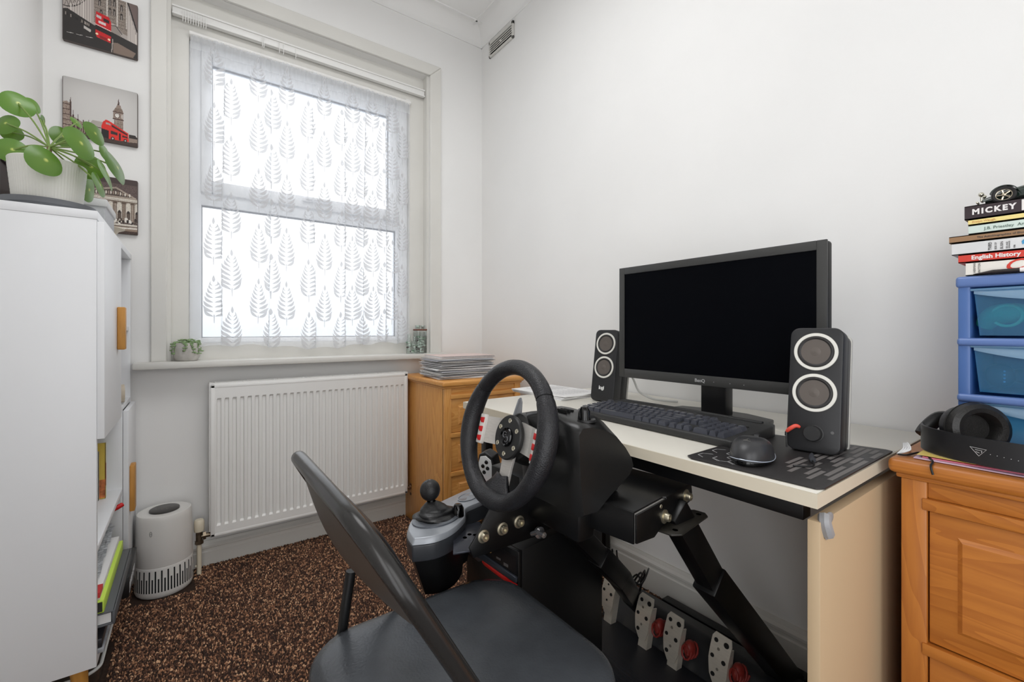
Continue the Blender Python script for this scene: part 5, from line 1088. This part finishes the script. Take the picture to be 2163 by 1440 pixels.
b=B(); b.tube(bez([(HC.x+.005,HC.y+.134,hz+.022),(1.112,.214,hz+.035),(1.117,.198,hz+.055),(1.110,.178,hz+.058)],6),.0075,n=10,ry=.012); link('yoke',b,M_('yoke_black',(32,32,33),.4),hp,W=True)
c=thing('white_cable','white and black cable bundle hooked over the near chest corner','cable',(1.03,.24,.737)); b=B()
for k in range(4): b.tube(bez([(1.085-.003*k,.232,.7375),(1.062-.002*k,.236-.002*k,.752+.001*k),(1.040,.232-.003*k,.747),(1.022+.002*k,.236,.7395)],6),.0016,n=7)
link('white_lead',b,M_('white_cable_skin',(210,210,210),.4),c,W=True)
b=B(); b.tube(bez([(1.022,.236,.739),(1.030,.225,.7385),(1.06,.213,.7402),(1.02,.190,.7385),(1.000,.188,.733),(.998,.185,.72)],6),.0017,n=7); link('black_lead',b,BPL,c,W=True)
# ------------------------------------------------------------ steering wheel unit
def tframe(h,yaw,til):
    yw,t_=R(yaw),R(til); Xh=Vector((math.cos(yw),math.sin(yw),0)); Y=Vector((-math.sin(yw),math.cos(yw),0)); X=Xh*math.cos(t_)+Vector((0,0,1))*math.sin(t_); return frame(h,X,Y,X.cross(Y))
WH=tframe((.488,.697,.764),-1.4,-14)      # rim plane: local x forwards, y left, z up
sw=thing('steering_wheel_unit','black leather racing wheel on its housing, bolted to the stand','steering wheel',(.56,.69,.66))
LE=mat('black_leather',(30,30,33),.36,bump=.55,bs=420,var=.25,vs=30)
RB=M_('satin_black_housing',(26,26,26),.30,bump=.04,bs=500)
r0=.127; b=B(); N=96; vs=[];fs=[]; K=16
for i in range(N):
    a=2*PI*i/N; cy_,sz_=math.cos(a),math.sin(a)
    sw_=.0152+.0030*max(0,math.cos(a*2))**1.5   # grips a little fatter at 9 and 3
    seam=0
    for s_ in(38,142,205,335):
        d_=abs((math.degrees(a)-s_+180)%360-180); seam=max(seam,math.exp(-(d_/.9)**2))
    bot=math.exp(-(((math.degrees(a)-270+180)%360-180)/13)**2)
    for k in range(K):
        q=2*PI*k/K; rad=sw_*(1-.10*seam)+(.006*bot*max(0,-math.cos(q)) )
        crease=.0007*math.sin(a*170+3*math.sin(q))*math.exp(-(((math.degrees(a)-215+180)%360-180)/14)**2)*max(0,-math.cos(q))
        rr_=r0+math.cos(q)*(rad*1.0+crease); vs.append((math.sin(q)*rad*1.12,cy_*rr_,sz_*rr_))
for i in range(N):
    for k in range(K): fs.append((i*K+k,i*K+(k+1)%K,((i+1)%N)*K+(k+1)%K,((i+1)%N)*K+k))
b.add(vs,fs,WH); rim=link('leather_rim',b,LE,sw,W=True,ang=180)
b=B()
for s_ in(38,142,205,335): a=R(s_); b.tube([(math.sin(q)*.0165,math.cos(a)*(r0+math.cos(q)*.0149),math.sin(a)*(r0+math.cos(q)*.0149)) for q in np.linspace(0,2*PI,20,endpoint=False)],.0006,n=5,closed=True,M=WH)
link('seam',b,DARKV,rim,W=True,kind='stuff')
b=B(); b.surf(lambda u,v:(.004-.011*math.sin(PI*u)*(1-.3*v)+.010*v,(u-.5)*(.078*(1-v)**1.5+.036),-.122+.040*v+.010*abs(u-.5)),14,8,M=WH,thick=.012); link('leather_tongue',b,LE,rim,W=True,ang=180)
# dished silver spokes
SPK=M_('brushed_aluminium',(206,202,196),.38,metal=.35,var=.06,vs=60,vstr=(1,1,8)); xh=.022
def YZ(M_,x): return M_@frame((x,0,-.008),(0,-1,0),(0,0,1),(-1,0,0))   # prism coords: right(as seen), up
b=B(); P_=YZ(WH,xh)
def spoke(sg):
    v=[];
    for (r_,x_,h0,h1) in ((.020,0,-.020,.034),(.055,0,-.024,.030),(.080,.004,-.026,.028),(.108,.010,-.027,.027)):
        for z_ in(h0,h1):
            for dx in(0,-.004): v.append((sg*r_,z_,x_+dx))
    f=[]
    for i in range(3):
        o=4*i; f+=[(o+1,o+3,o+7,o+5),(o,o+2,o+6,o+4),(o,o+1,o+5,o+4),(o+2,o+3,o+7,o+6)]
    f+=[(0,1,3,2),(12,13,15,14)]
    return v,f
for sg in(-1,1): b.add(*spoke(sg),P_)
b.prism([(-.021,-.02),(.021,-.02),(.0165,-.055),(.0150,-.112),(-.0150,-.112),(-.0165,-.055)],-.003,.003,P_,bev=.001); b.prism([(.030*math.cos(a),.036*math.sin(a)) for a in np.linspace(0,2*PI,32,endpoint=False)],-.004,.003,P_)
sp=link('spoke_plate',b,SPK,sw,W=True,smooth=False)
b=B(); b.lathe([(.0,.0022),(.0,.004),(.041,.004),(.042,.0045),(.0425,.011),(.040,.0135),(.018,.0135),(.0175,.0125),(.0,.0115)],M=P_,n=56); hub=link('hub_disc',b,M_('hub_satin_black',(34,34,34),.4),sw,W=True)
for k in range(6):
    a=2*PI*k/6+R(90); b=B(); Mk=P_@Matrix.Translation((.0315*math.cos(a),.0315*math.sin(a),.0135)); b.lathe([(.0024,.0002),(.0026,.0009),(.0044,.0010),(.0048,.0002)],M=Mk,n=18); link('bolt_ring',b,M_('nickel',(216,210,190),.25,metal=.8) if k==0 else bpy.data.materials['nickel'],hub,W=True)
b=B(); b.lathe([(.0172,.0130),(.0180,.0165),(.0165,.0185),(.0135,.0165),(.0,.0175)],M=P_,n=40); cap_o=link('centre_cap',b,BPLG,sw,W=True)
b=B(); Mg=P_@Matrix.Translation((0,0,.0176)); b.tube([(-.003+.0055*math.cos(q),.004+.0055*math.sin(q),0) for q in np.linspace(.6,5.6,14)],.0011,n=6,M=Mg); b.tube([(.004+.0050*math.cos(q),-.004+.0050*math.sin(q),0) for q in np.linspace(-2.4,2.6,14)],.0011,n=6,M=Mg); b.cyl((-.003,.004,0),(.003,.004,0),.001,n=6,M=Mg); link('emblem',b,M_('emblem_steel',(92,92,94),.3,metal=.5),cap_o,W=True)
# white button strips with red buttons on the spokes, by the rim
for sg in(-1,1):
    b=B(); Mp=P_@frame((sg*(.098 if sg<0 else .088),0,.0055),(1,0,0),(0,1,0),(0,0,1)); b.box(-.0085,.0085,-.031,.030,0,.009,bev=.002,M=Mp@Matrix.Rotation(R(-8*sg),4,'Y')); pn=link('button_strip',b,M_('button_panel_white',(226,222,216),.4),sw,W=True)
    for k in(-1,0,1):
        b=B(); yb=k*.0185-.001; b.prism([(-.0058*sg,yb+.0060),(.0052*sg,yb+.0045),(.0056*sg,yb-.0010),(.001*sg,yb-.0058),(-.0058*sg,yb-.0052)],.0088,.0112,Mp@Matrix.Rotation(R(-8*sg),4,'Y'),bev=.0006); link('button',b,RED,pn,W=True)
# paddles behind
PD=M_('paddle_grey',(140,142,146),.35,metal=.5)
b=B(); b.prism([(-.020,.012),(-.034,.070),(-.040,.079),(-.047,.074),(-.060,.012),(-.064,-.02),(-.058,-.058),(-.050,-.060),(-.028,-.025)],-.033,-.029,P_,bev=.001); link('shift_paddle',b,PD,sw,W=True)
b=B(); b.prism([(.012,.010),(.022,.040),(.034,.044),(.060,.040),(.072,.030),(.060,.026),(.030,.026),(.022,-.025)],-.033,-.029,P_,bev=.001); link('shift_paddle',b,PD,sw,W=True)
b=B(); b.cyl((.024,0,0),(.085,0,-.002),.030,.036,n=32,M=WH); b.lathe([(.036,-.006),(.040,-.010),(.040,-.022),(.030,-.026)],M=P_@Matrix.Translation((.004,.006,0)),n=36); b.box(.03,.055,-.014,.006,.026,.040,bev=.005,M=WH,seg=3); link('hub_column',b,BPLG,sw,W=True)
# housing, loft of rounded side profiles across y
HB=Matrix.Translation((.475,.66,.767)); ys=[-.121,-.112,-.085,-.06,-.03,-.005,.018,.036,.050,.058]
prof0=[(.052,.020),(.056,-.06),(.064,-.128),(.10,-.130),(.135,-.108),(.192,-.078),(.204,-.062),(.198,-.045),(.180,-.022),(.153,.004),(.122,.020),(.085,.030),(.062,.031)]
def prof_at(y):
    hump=.0
    c=(y+.030)/.05; hump=.009*math.exp(-c**4); sc={-.121:.93,.036:.97,.050:.90,.058:.78}.get(y,1)
    out=[]
    for i,(x,z) in enumerate(prof0):
        zz=z+(hump if z>-.05 else 0)+(.014 if i in(9,10) and y>-.10 else 0); xx=x+(.01*math.exp(-c**4) if i in(7,8,9) else 0)
        cx_,cz_=.12,-.05; out.append((cx_+(xx-cx_)*sc,y,cz_+(zz-cz_)*sc))
    return out
b=B(); vs=[];fs=[]; n=len(prof0)
for y in ys: vs+=prof_at(y)
for j in range(len(ys)-1):
    for i in range(n): fs.append((j*n+i,j*n+(i+1)%n,(j+1)*n+(i+1)%n,(j+1)*n+i))
fs+=[tuple(range(n)),tuple(range((len(ys)-1)*n,len(ys)*n))]
v_,f_=b.add(vs,fs,HB); bmesh.ops.bevel(b.bm,geom=[e for e in b.bm.edges if e.is_manifold and e.calc_face_angle(0)>R(32)],offset=.007,segments=3,profile=.5,affect='EDGES',clamp_overlap=True)
ho=link('housing',b,RB,sw,W=True,ang=50)
b=B(); b.lathe([(.0,.058),(.030,.056),(.045,.046),(.052,.02),(.054,0)],M=WH@frame((.075,.0,-.005),(0,1,0),(0,0,1),(1,0,0))@Matrix.Rotation(PI,4,'X'),n=40); link('housing_collar',b,RB,sw,W=True)
b=B()
for k in range(6): x=.088+.0085*k; b.box(x,x+.0032,-.055,-.030,.0395-.0004*k*k,.0445-.0004*k*k,M=HB)
link('vent_slot',b,DARKV,ho,W=True,smooth=False,kind='stuff')
b=B(); b.lathe([(.0,.030),(.006,.0285),(.0105,.022),(.0115,.010),(.014,-.006),(.015,-.02)],M=HB@TM((.102,-.088,.026)),n=24); link('clamp_knob',b,BPLG,ho,W=True)
b=B(); b.lathe([(.0,.0),(.019,.0),(.020,-.004)],M=HB@TM((.106,-.086,.032)),n=24); link('knob_seat',b,BPL,ho,W=True)
b=B(); b.box(.07,.185,-.10,.10,-.112,-.078,bev=.008,M=HB); b.box(.085,.13,-.09,.09,-.19,-.10,bev=.008,M=HB); link('table_clamp',b,BLACK,sw,W=True)
# ------------------------------------------------------------ wheel stand
stn=thing('wheel_stand','black steel stand carrying the racing wheel, shifter and pedals','stand',(.9,.65,0))
PLM=frame((.602,.482,.655),(.990,.139,0),(-.139,.990,0),(0,0,1))   # x forwards, y left
b=B(); b.prism([(.002,0),(.100,0),(.104,-.006),(.206,-.006),(.208,0),(.208,.36),(.002,.36)],-.004,.0,PLM,bev=.0015)
b.prism([(0,0),(.004,0),(.004,.36),(0,.36)],-.055,-.001,PLM,bev=.001); b.prism([(.204,0),(.208,0),(.208,.36),(.204,.36)],-.04,-.001,PLM,bev=.001)
pt_=link('top_plate',b,BLACK,stn,W=True)
b=B(); E1=PLM@frame((0,-.0062,0),(1,0,0),(0,0,1),(0,-1,0)); b.prism([(.0,-.004),(.0,-.052),(.06,-.060),(.085,-.050),(.205,-.034),(.212,-.02),(.208,-.001),(.104,-.001),(.104,-.004)],-.004,.0,E1,bev=.001); link('side_flange',b,BLACK,pt_,W=True)
for x,z in((.085,-.033),(.172,-.018)):
    b=B(); Mb=E1@Matrix.Translation((x+.01,z,0)); b.lathe([(.0,.0),(.0125,.0),(.0125,.002),(.008,.0028),(.0072,.010),(.0065,.0115),(.0035,.0115),(.003,.008),(0,.008)],M=Mb,n=20); link('bolt',b,ZINC,pt_,W=True)
b=B(); b.lathe([(0,0),(.004,0),(.0036,.0012),(0,.0015)],M=E1@Matrix.Translation((.083,-.012,0)),n=12); link('rivet',b,ZINC,pt_,W=True)
b=B(); b.prism([(.075,0),(.20,0),(.212,-.010),(.212,-.032),(.20,-.042),(.09,-.042),(.075,-.03)],-.0555,-.052,PLM,bev=.0012); lt=link('lug_plate',b,M_('worn_black_steel',(40,38,34),.4),stn,W=True)
b=B()
for x in(.097,.195): b.lathe([(0,0),(.005,0)],M=PLM@TM((x,-.026,-.0518)),n=14)
link('bolt_hole',b,M_('bright_hole',(190,190,186),.5),lt,W=True,smooth=False)
def bar(b_,p,q,w,t_,side=Vector((0,1,0)),bev=.004):
    p=Vector(p);q=Vector(q); d=(q-p).normalized(); s_=(side-d*side.dot(d)).normalized(); n_=d.cross(s_); b_.box(0,(q-p).length,-t_/2,t_/2,-w/2,w/2,bev=bev,M=frame(p,d,s_,n_))
b=B(); bar(b,(.735,.50,.625),(.895,.50,.415),.050,.040); link('arm',b,BLACK,stn,W=True)
b=B(); bar(b,(.862,.50,.452),(1.285,.515,.030),.060,.050); link('arm_sleeve',b,BLACK,stn,W=True)
b=B(); bar(b,(.60,.685,.597),(.78,.712,.425),.042,.034); link('arm',b,BLACK,stn,W=True)
b=B(); bar(b,(.76,.708,.444),(.87,.738,.342),.048,.040); bar(b,(.865,.736,.347),(1.12,.905,.126),.048,.040); bar(b,(1.11,.90,.132),(1.21,.91,.035),.048,.040); link('arm_sleeve',b,BLACK,stn,W=True)
b=B(); b.box(1.31,1.345,.47,.93,.006,.04,bev=.004); link('cross_beam',b,BLACK,stn,W=True); b=B(); bar(b,(.60,.705,.60),(.62,.60,.62),.05,.034,side=Vector((1,0,0))); link('brace',b,BLACK,stn,W=True)
b=B(); b.lathe([(0,0),(.011,0),(.012,.006),(.007,.008),(.006,.02),(0,.021)],M=frame((.579,.706,.546),(1,0,0),(0,0,1),(0,-1,0)),n=14); b.cyl((.565,.708,.545),(.565,.690,.555),.005,n=10); link('clamp_screw',b,M_('chrome',(210,210,214),.12,metal=.9),stn,W=True)
b=B(); b.lathe([(0,0),(.008,0),(.008,.004),(.004,.006),(.0035,.016),(0,.017)],M=frame((1.065,.868,.205),(1,0,0),(0,0,1),(0,-1,0)),n=12); link('clamp_screw',b,bpy.data.materials['chrome'],stn,W=True)
# shifter side plate with three bolts and the drilled bracket
KS=.941
def ks(x,z): return (x*KS,.96-(.96-z)*KS)
b=B(); b.prism([ks(x_,z_) for x_,z_ in [(.458,.505),(.448,.528),(.462,.545),(.505,.602),(.560,.612),(.70,.612),(.72,.52),(.62,.505),(.50,.505)]],-.7195,-.7155,frame((0,0,0),(1,0,0),(0,0,1),(0,-1,0)),bev=.001); sd=link('side_plate',b,BLACK,stn,W=True)
for x,z in(ks(.480,.5435),ks(.527,.5465),ks(.570,.550)):
    b=B(); b.lathe([(0,0),(.0125,0),(.0125,.0022),(.009,.0032),(.0080,.009),(.007,.0105),(.0038,.0105),(.0035,.007),(0,.007)],M=frame((x,.7153,z),(1,0,0),(0,0,1),(0,-1,0)),n=20); link('bolt',b,ZINC,sd,W=True)
b=B(); b.prism([(.405,.748),(.440,.738),(.502,.762),(.520,.84),(.455,.84)],.532,.536,bev=.001); br=link('drilled_bracket',b,M_('dark_steel_gloss',(60,62,70),.22,metal=.4),stn,W=True)
for x,y in((.455,.790),(.470,.797),(.478,.788)): b=B(); b.lathe([(0,0),(.0045,0)],M=TM((x,y,.5364)),n=12); link('bolt_hole',b,DARKV,br,W=True,smooth=False)
# ------------------------------------------------------------ gear shifter
gs=thing('gear_shifter','silver and black gear shifter with a round black knob, left of the wheel','gear shifter',(.46,.87,.50))
GS=M_('shifter_silver',(158,162,168),.30,metal=.25); zt=.560
gp=[(.343,.797),(.352,.845),(.385,.893),(.438,.925),(.62,.985),(.612,.925),(.560,.885),(.505,.868),(.478,.828),(.430,.793),(.385,.782)]
gp=[(p.x,p.y) for p in bez([(x,y,0) for x,y in gp+[gp[0]]],5)[:-1]]
gc=(.47,.88); gin=lambda k:[(gc[0]+(x-gc[0])*k,gc[1]+(y-gc[1])*k) for x,y in gp]
b=B(); b.prism(gp,zt-.012,zt,poly2=gin(.95),bev=.002); link('top_shell',b,GS,gs,W=True)
b=B(); b.prism(gin(.99),zt-.045,zt-.012,poly2=gp,bev=.003,seg=3); link('side_shell',b,M_('shifter_dark_grey',(52,54,58),.3),gs,W=True)
b=B(); b.prism([(min(.512,gc[0]+(x-gc[0])*.72),gc[1]+(y-gc[1])*.8) for x,y in gp],zt-.125,zt-.044,poly2=[(min(.530,x),y) for x,y in gin(.95)]); link('under_housing',b,BLACK,gs,W=True)
bx_,by_=.430,.864
b=B(); b.lathe([(.046,.0),(.046,.003),(.040,.005),(.034,.003)],M=TM((bx_-.004,by_-.005,zt),15),n=40,sx=1.25,sy=.92); bz_=link('boot_surround',b,M_('surround_grey',(104,108,114),.28,metal=.4),gs,W=True)
for a in(0,75,150,210,285): b=B(); b.sphere((bx_-.004+.050*math.cos(R(a)),by_-.005+.037*math.sin(R(a)),zt+.003),.002,.002,.0014,n=8); link('screw',b,DARKV,bz_,W=True)
def boot(u,v):
    a=2*PI*u; r=.034*(1-v)**.9+.0085; f=1+.13*math.sin(a*3+v*9)*(1-v)+.08*math.sin(v*24)*(1-v); return (bx_+r*1.15*f*math.cos(a)-.012*v,by_+r*.9*f*math.sin(a)+.004*v,zt+.003+.032*v)
b=B(); b.surf(boot,40,16,closeu=True); link('leather_boot',b,M_('boot_leather',(26,26,27),.35,bump=.3,bs=200),gs,W=True,ang=180)
kc=Vector((.4165,.872,.6175))
b=B(); b.cyl((bx_-.010,by_+.004,zt+.02),kc,.0035,n=12); link('shaft',b,SILVER,gs,W=True)
b=B(); b.sphere(kc,.0215,.0215,.0225,n=28); kn=link('gear_knob',b,M_('knob_leather',(30,30,31),.4,bump=.3,bs=500),gs,W=True)
b=B(); b.lathe([(.0135,.0165),(.008,.0208),(0,.0229)],M=TM(kc),n=24); link('knob_cap',b,M_('cap_grey',(120,116,112),.3,metal=.4),kn,W=True)
b=B(); b.lathe([(0,.028),(.008,.0265),(.0125,.019),(.013,0)],M=TM((.468,.842,zt-.002)),n=20); link('reverse_knob',b,BPLG,gs,W=True)
Mr=TM((.540,.921,zt+.0005),22)
b=B(); b.lathe([(.026,0),(.0265,.0015),(.025,.0022),(.023,.0008),(0,.0028)],M=Mr,n=36,sx=1.25,sy=.72); link('round_badge',b,M_('badge_grey',(150,154,160),.25,metal=.4),gs,W=True)
for x,y in((.592,.938),(.604,.958)): b=B(); b.lathe([(.009,0),(.009,.004),(.006,.007),(0,.008)],M=TM((x,y,zt)),n=18); link('red_button',b,RED,gs,W=True)
# upright pod with the white face and four black buttons
Mq=frame((.612,.948,.566),(.38,-.925,0),(-.15,-.06,.987),(-.92,-.37,-.16))
b=B(); b.prism([(-.024,-.02),(.010,-.02),(.030,.030),(.022,.078),(.0,.088),(-.018,.080),(-.026,.05)],-.03,0,Mq,bev=.003); pod=link('button_pod',b,BPL,gs,W=True)
b=B(); b.prism([(.004,.002),(.023,.034),(.019,.070),(.004,.080),(-.012,.076),(-.019,.060),(-.020,.046)],0,.003,Mq,bev=.001); fc=link('pod_face',b,M_('pod_white',(224,224,222),.4),gs,W=True)
for x,y in((-.006,.052),(.006,.064),(.008,.048),(-.004,.036)): b=B(); b.lathe([(0,.0055),(.0045,.0052),(.0052,.003)],M=Mq@TM((x,y,0)),n=18); link('button',b,BPLG,fc,W=True)
# ------------------------------------------------------------ PC tower
pcM=frame((.545,.728,.004),(.990,.145,0),(-.145,.990,0),(0,0,1))
pc=thing('computer_tower','black computer tower with a red light bar under the wheel','computer',M=pcM)
TB=M_('tower_black',(10,10,11),.4); b=B(); b.box(.012,.30,0,.17,0,.501,bev=.002); link('case_body',b,TB,pc)
b=B(); b.box(0,.014,.0,.17,.0,.501,bev=.003); link('front_panel',b,M_('tower_front_black',(14,14,15),.25),pc)
FP=frame((0,.17,.040),(0,-1,0),(0,0,1),(-1,0,0)); b=B(); b.prism([(.006,.421),(.16,.413),(.165,.415),(.165,.45),(.006,.45)],0,.0012,FP); link('port_panel',b,M_('port_panel_black',(24,24,26),.3),pc,smooth=False)
PW_=M_('port_pale',(170,168,160),.4)
for nm,x,y,w_,h_ in(('usb_port',.045,.437,.013,.0035),('usb_port',.105,.425,.013,.004),('usb_port',.128,.419,.013,.006)): b=B(); b.box(x,x+w_,y,y+h_,.001,.002,M=FP); b.box(x+.0015,x+w_-.0015,y+.001,y+h_-.001,.0019,.0024,M=FP); link(nm,b,M_('port_metal',(130,130,130),.3,metal=.6) if 'port_metal' not in bpy.data.materials else bpy.data.materials['port_metal'],pc,smooth=False)
for x,y,m_ in((.068,.437,PW_),(.085,.433,M_('port_gold',(190,150,90),.4))): b=B(); b.lathe([(.0012,.0012),(.0035,.0018),(.0038,.0008)],M=FP@TM((x,y,0)),n=14); link('audio_port',b,m_,pc)
b=B(); b.lathe([(.003,.0012),(.004,.0016),(.0045,.001)],M=FP@TM((.036,.422,0)),n=12); link('power_button',b,PW_,pc)
b=B(); b.prism([(.010,.416),(.050,.412),(.062,.420),(.168,.410),(.168,.398),(.065,.406),(.05,.398),(.010,.406)],0,.006,FP,bev=.001); link('trim_strip',b,M_('trim_grey',(70,74,82),.25,metal=.5),pc)
b=B(); b.prism([(.058,.408),(.070,.405),(.168,.394),(.168,.384),(.068,.396),(.06,.400)],0,.004,FP,bev=.0008); lb_=link('light_bar',b,M_('red_bar',(214,36,34),.3),pc)
# ------------------------------------------------------------ pedals
pd=thing('pedal_set','black pedal base with drilled metal pedals under the desk','pedals',(1.15,.72,.006))
b=B(); Mpb=frame((0,.47,.008),(1,0,0),(0,0,1),(0,1,0)); b.prism([(1.115,0),(1.30,0),(1.30,.03),(1.27,.054),(1.20,.078),(1.17,.070),(1.13,.02)],0,.56,frame((0,1.03,.008),(1,0,0),(0,0,1),(0,-1,0)),bev=.008,seg=3); link('base_housing',b,M_('pedal_base_black',(26,27,30),.45,bump=.06,bs=300),pd,W=True)
b=B(); b.prism([(.86,0),(1.12,0),(1.12,.012),(.90,.030),(.87,.028)],0,.50,frame((0,1.0,.008),(1,0,0),(0,0,1),(0,-1,0)),bev=.003)
for k in range(14): b.box(.90+.012*k,.904+.012*k,.56,.96,.036-.0012*k,.040-.0013*k)
link('heel_plate',b,M_('heel_plate_dark',(34,36,42),.5),pd,W=True)
PM=M_('pedal_metal',(214,206,192),.30,metal=.5,var=.05,vs=40,vstr=(1,1,6)); HOLE=M_('pedal_stud_black',(16,16,16),.5)
def pedal(y,x=1.085,z=.100,studs=7,rz=0,old=False):
    Mp=Matrix.Translation((x,y,z))@Matrix.Rotation(R(rz),4,'Z')@Matrix.Rotation(R(14),4,'Y')@frame((0,0,0),(0,-1,0),(0,0,1),(-1,0,0))
    b=B()
    out=[(-.022,-.036),(-.012,-.060),(.0,-.065),(.012,-.060),(.023,-.030),(.0265,.045),(.022,.060),(-.020,.062),(-.026,.052),(-.0265,.0)]
    v,f=b.add([(x_,y_,0) for x_,y_ in out],[tuple(range(10))]); bmesh.ops.bisect_plane
    for yy in(-.05,-.03,-.01,.01,.03,.05): bmesh.ops.bisect_plane(b.bm,geom=b.bm.verts[:]+b.bm.edges[:]+b.bm.faces[:],plane_co=(0,yy,0),plane_no=(0,1,0))
    for v in b.bm.verts: v.co.z=-.010*(v.co.y/.06)**2
    bmesh.ops.solidify(b.bm,geom=b.bm.faces[:],thickness=.0035); bmesh.ops.transform(b.bm,matrix=Mp,verts=b.bm.verts); p_=link('pedal_plate',b,PM,pd,W=True)
    pts=[(-.014,.045,.0055),(.013,.044,.0068),(-.004,.028,.0035),(-.017,.008,.005),(.013,.004,.0055),(-.001,-.018,.0035),(-.012,-.034,.0055)]
    for (x_,y_,r_) in pts[:studs]:
        b=B(); zz=-.010*(y_/.06)**2+.0005; b.lathe([(r_,0),(r_*.95,.0010),(r_*.5,.0012),(0,.0006)],M=Mp@TM((x_,y_,zz)),n=14 if not old else 5); link('stud',b,HOLE if r_>.004 or old else M_('stud_grey',(150,144,134),.35,metal=.7) if 'stud_grey' not in bpy.data.materials else bpy.data.materials['stud_grey'],p_,W=True)
    b=B(); b.box(-.014,.016,-.105,.02,-.022,-.016,bev=.001,M=Mp); b.box(.014,.017,-.105,.03,-.04,-.016,M=Mp); link('pedal_arm',b,PM,pd,W=True)
    if not old: b=B(); b.tube([(.030+.012*math.cos(q),-.022+.012*math.sin(q)*1.6,-.02-.0016*k_) for k_,q in enumerate(np.linspace(0,8*PI,40))],.0030,n=6,M=Mp); b.sphere((.030,-.014,-.045),.015,.022,.02,n=14,M=Mp); link('red_bushing',b,M_('red_rubber_bushing',(124,36,30),.5) if 'red_rubber_bushing' not in bpy.data.materials else bpy.data.materials['red_rubber_bushing'],pd,W=True)
pedal(.836,z=.108); pedal(.738); pedal(.603,z=.118); pedal(.975,x=1.09,z=.110,studs=6,old=True)
cw=thing('power_leads','tangle of thin black leads hanging behind the computer tower','cables',(1.1,.95,.2)); b=B()
rg=random.Random(4)
for k in range(4): b.tube(bez([(1.02+.02*k,.93,.30-.01*k),(1.05+.03*k,.94+.01*k,.20),(1.10,.92-.02*k,.16+.01*k),(1.14+.02*k,.90,.19),(1.20,.93,.12),(1.25,.98,.05)],5),.0028,n=6)
link('leads',b,BPL,cw,W=True)
# ------------------------------------------------------------ folding chair
ch=thing('folding_chair','black tubular folding chair with a padded seat tucked under the wheel','chair',(.33,.60,0))
TBM=M_('chair_tube_satin',(46,45,44),.24,metal=.3); VIN=mat('black_vinyl',(66,69,73),.25,var=.22,vs=9,bump=.25,bs=260)
L0=Vector((.133,0,.768)); Dn=Vector((.4996,0,-.8663)); yn,yf=.400,.802
def tubept(y,s): return Vector((L0.x,y,L0.z))+Dn*s
arc=[]; rc=.085
path=[tubept(yn,.885),tubept(yn,.6),tubept(yn,.3),tubept(yn,.15)]
for k in range(9): a=PI/2*k/8; path.append(tubept(yn+rc*(1-math.cos(a)),rc*(1-math.sin(a))))
for k in range(9): a=PI/2*(1-k/8); path.append(tubept(yf-rc*(1-math.cos(a)),rc*(1-math.sin(a))))
path+=[tubept(yf,.15),tubept(yf,.3),tubept(yf,.6),tubept(yf,.885)]
b=B(); b.tube(path,.0105,n=16); link('frame_tube',b,TBM,ch,W=True)
Bk=Vector((-.8663,0,-.4996))
def shell(u,v,off=0,w0=0):
    y=yn+.012+w0+(yf-yn-.024-2*w0)*u; s=.016+(.108+.045*(1-u))*v*(1-.25*(2*u-1)**4); k=math.sin(PI*u)**.8
    return tubept(y,s)+Bk*((.012+.024*u)*k*(math.sin(PI*(.02+.6*v)))+off)
b=B(); b.surf(lambda u,v:shell(u,v,.000,.008),40,12,thick=.003); link('back_shell',b,M_('back_shell_plastic',(70,62,56),.42,bump=.08,bs=300),ch,W=True)
b=B(); 
def pad(u,v): 
    e=(math.sin(PI*min(1,max(0,u))))**.35*(math.sin(PI*v))**.35; return shell(u,.04+.98*v,-.008-.022*e,.050)
b.surf(pad,40,14); link('back_pad',b,mat('black_vinyl_pad',(30,31,33),.35,bump=.25,bs=260),ch,W=True)
sx0,sx1,sy0,sy1,sz=.142,.538,.418,.786,.452
def seatf(b_):
    o=rr(sx1-sx0,sy1-sy0,.085,8,(sx0+sx1)/2,(sy0+sy1)/2); cx_,cy_=(sx0+sx1)/2,(sy0+sy1)/2
    rings=[(.80,-.034),(.93,-.034),(.985,-.028),(1.0,-.018),(.99,-.008),(.965,-.002),(.90,.0015),(.75,.002),(.5,.0),(.25,-.002),(.0,-.003)]; vs=[];fs=[]; n=len(o)
    for k,z_ in rings: vs+=[(cx_+(x-cx_)*k,cy_+(y-cy_)*k,sz+z_) for x,y in o]
    for j in range(len(rings)-1):
        for i in range(n): fs.append((j*n+i,j*n+(i+1)%n,(j+1)*n+(i+1)%n,(j+1)*n+i))
    fs.append(tuple(range(n))); b_.add(vs,fs)
b=B(); seatf(b); bmesh.ops.remove_doubles(b.bm,verts=b.bm.verts,dist=1e-5); link('seat',b,VIN,ch,W=True,ang=180)
b=B(); b.tube([(x,y,sz-.040) for x,y in rr(sx1-sx0-.05,sy1-sy0-.02,.05,5,(sx0+sx1)/2,(sy0+sy1)/2)],.008,n=10,closed=True); link('seat_frame',b,BLACK,ch,W=True)
for y in(yn+.020,yf-.020):
    b=B(); b.tube([(.455,y,.415),(.30,y,.22),(.115,y,.0105)],.0105,n=14); link('rear_leg',b,BLACK,ch,W=True)
    b=B(); b.tube([(.225 if y>.6 else .25,y,.545 if y>.6 else .50),(.215,y,.48),(.207,y,.425)],.0085,n=10); link('folding_link',b,BLACK,ch,W=True)
for nm,x,z in(('stretcher',.50,.132),('stretcher',.16,.07)): b=B(); b.cyl((x,yn+(.0 if nm else 0),z),(x,yf,z),.008,n=12); link(nm,b,BLACK,ch,W=True)
b=B(); b.cyl((.262,yn,.545),(.262,yf,.545),.007,n=12); link('cross_bar',b,BLACK,ch,W=True)
b=B(); 
for y in(yn,yf): b.cyl(tubept(y,.86),tubept(y,.887),.0135,n=14)
link('rubber_foot',b,M_('rubber',(24,24,24),.7),ch,W=True,kind='stuff')
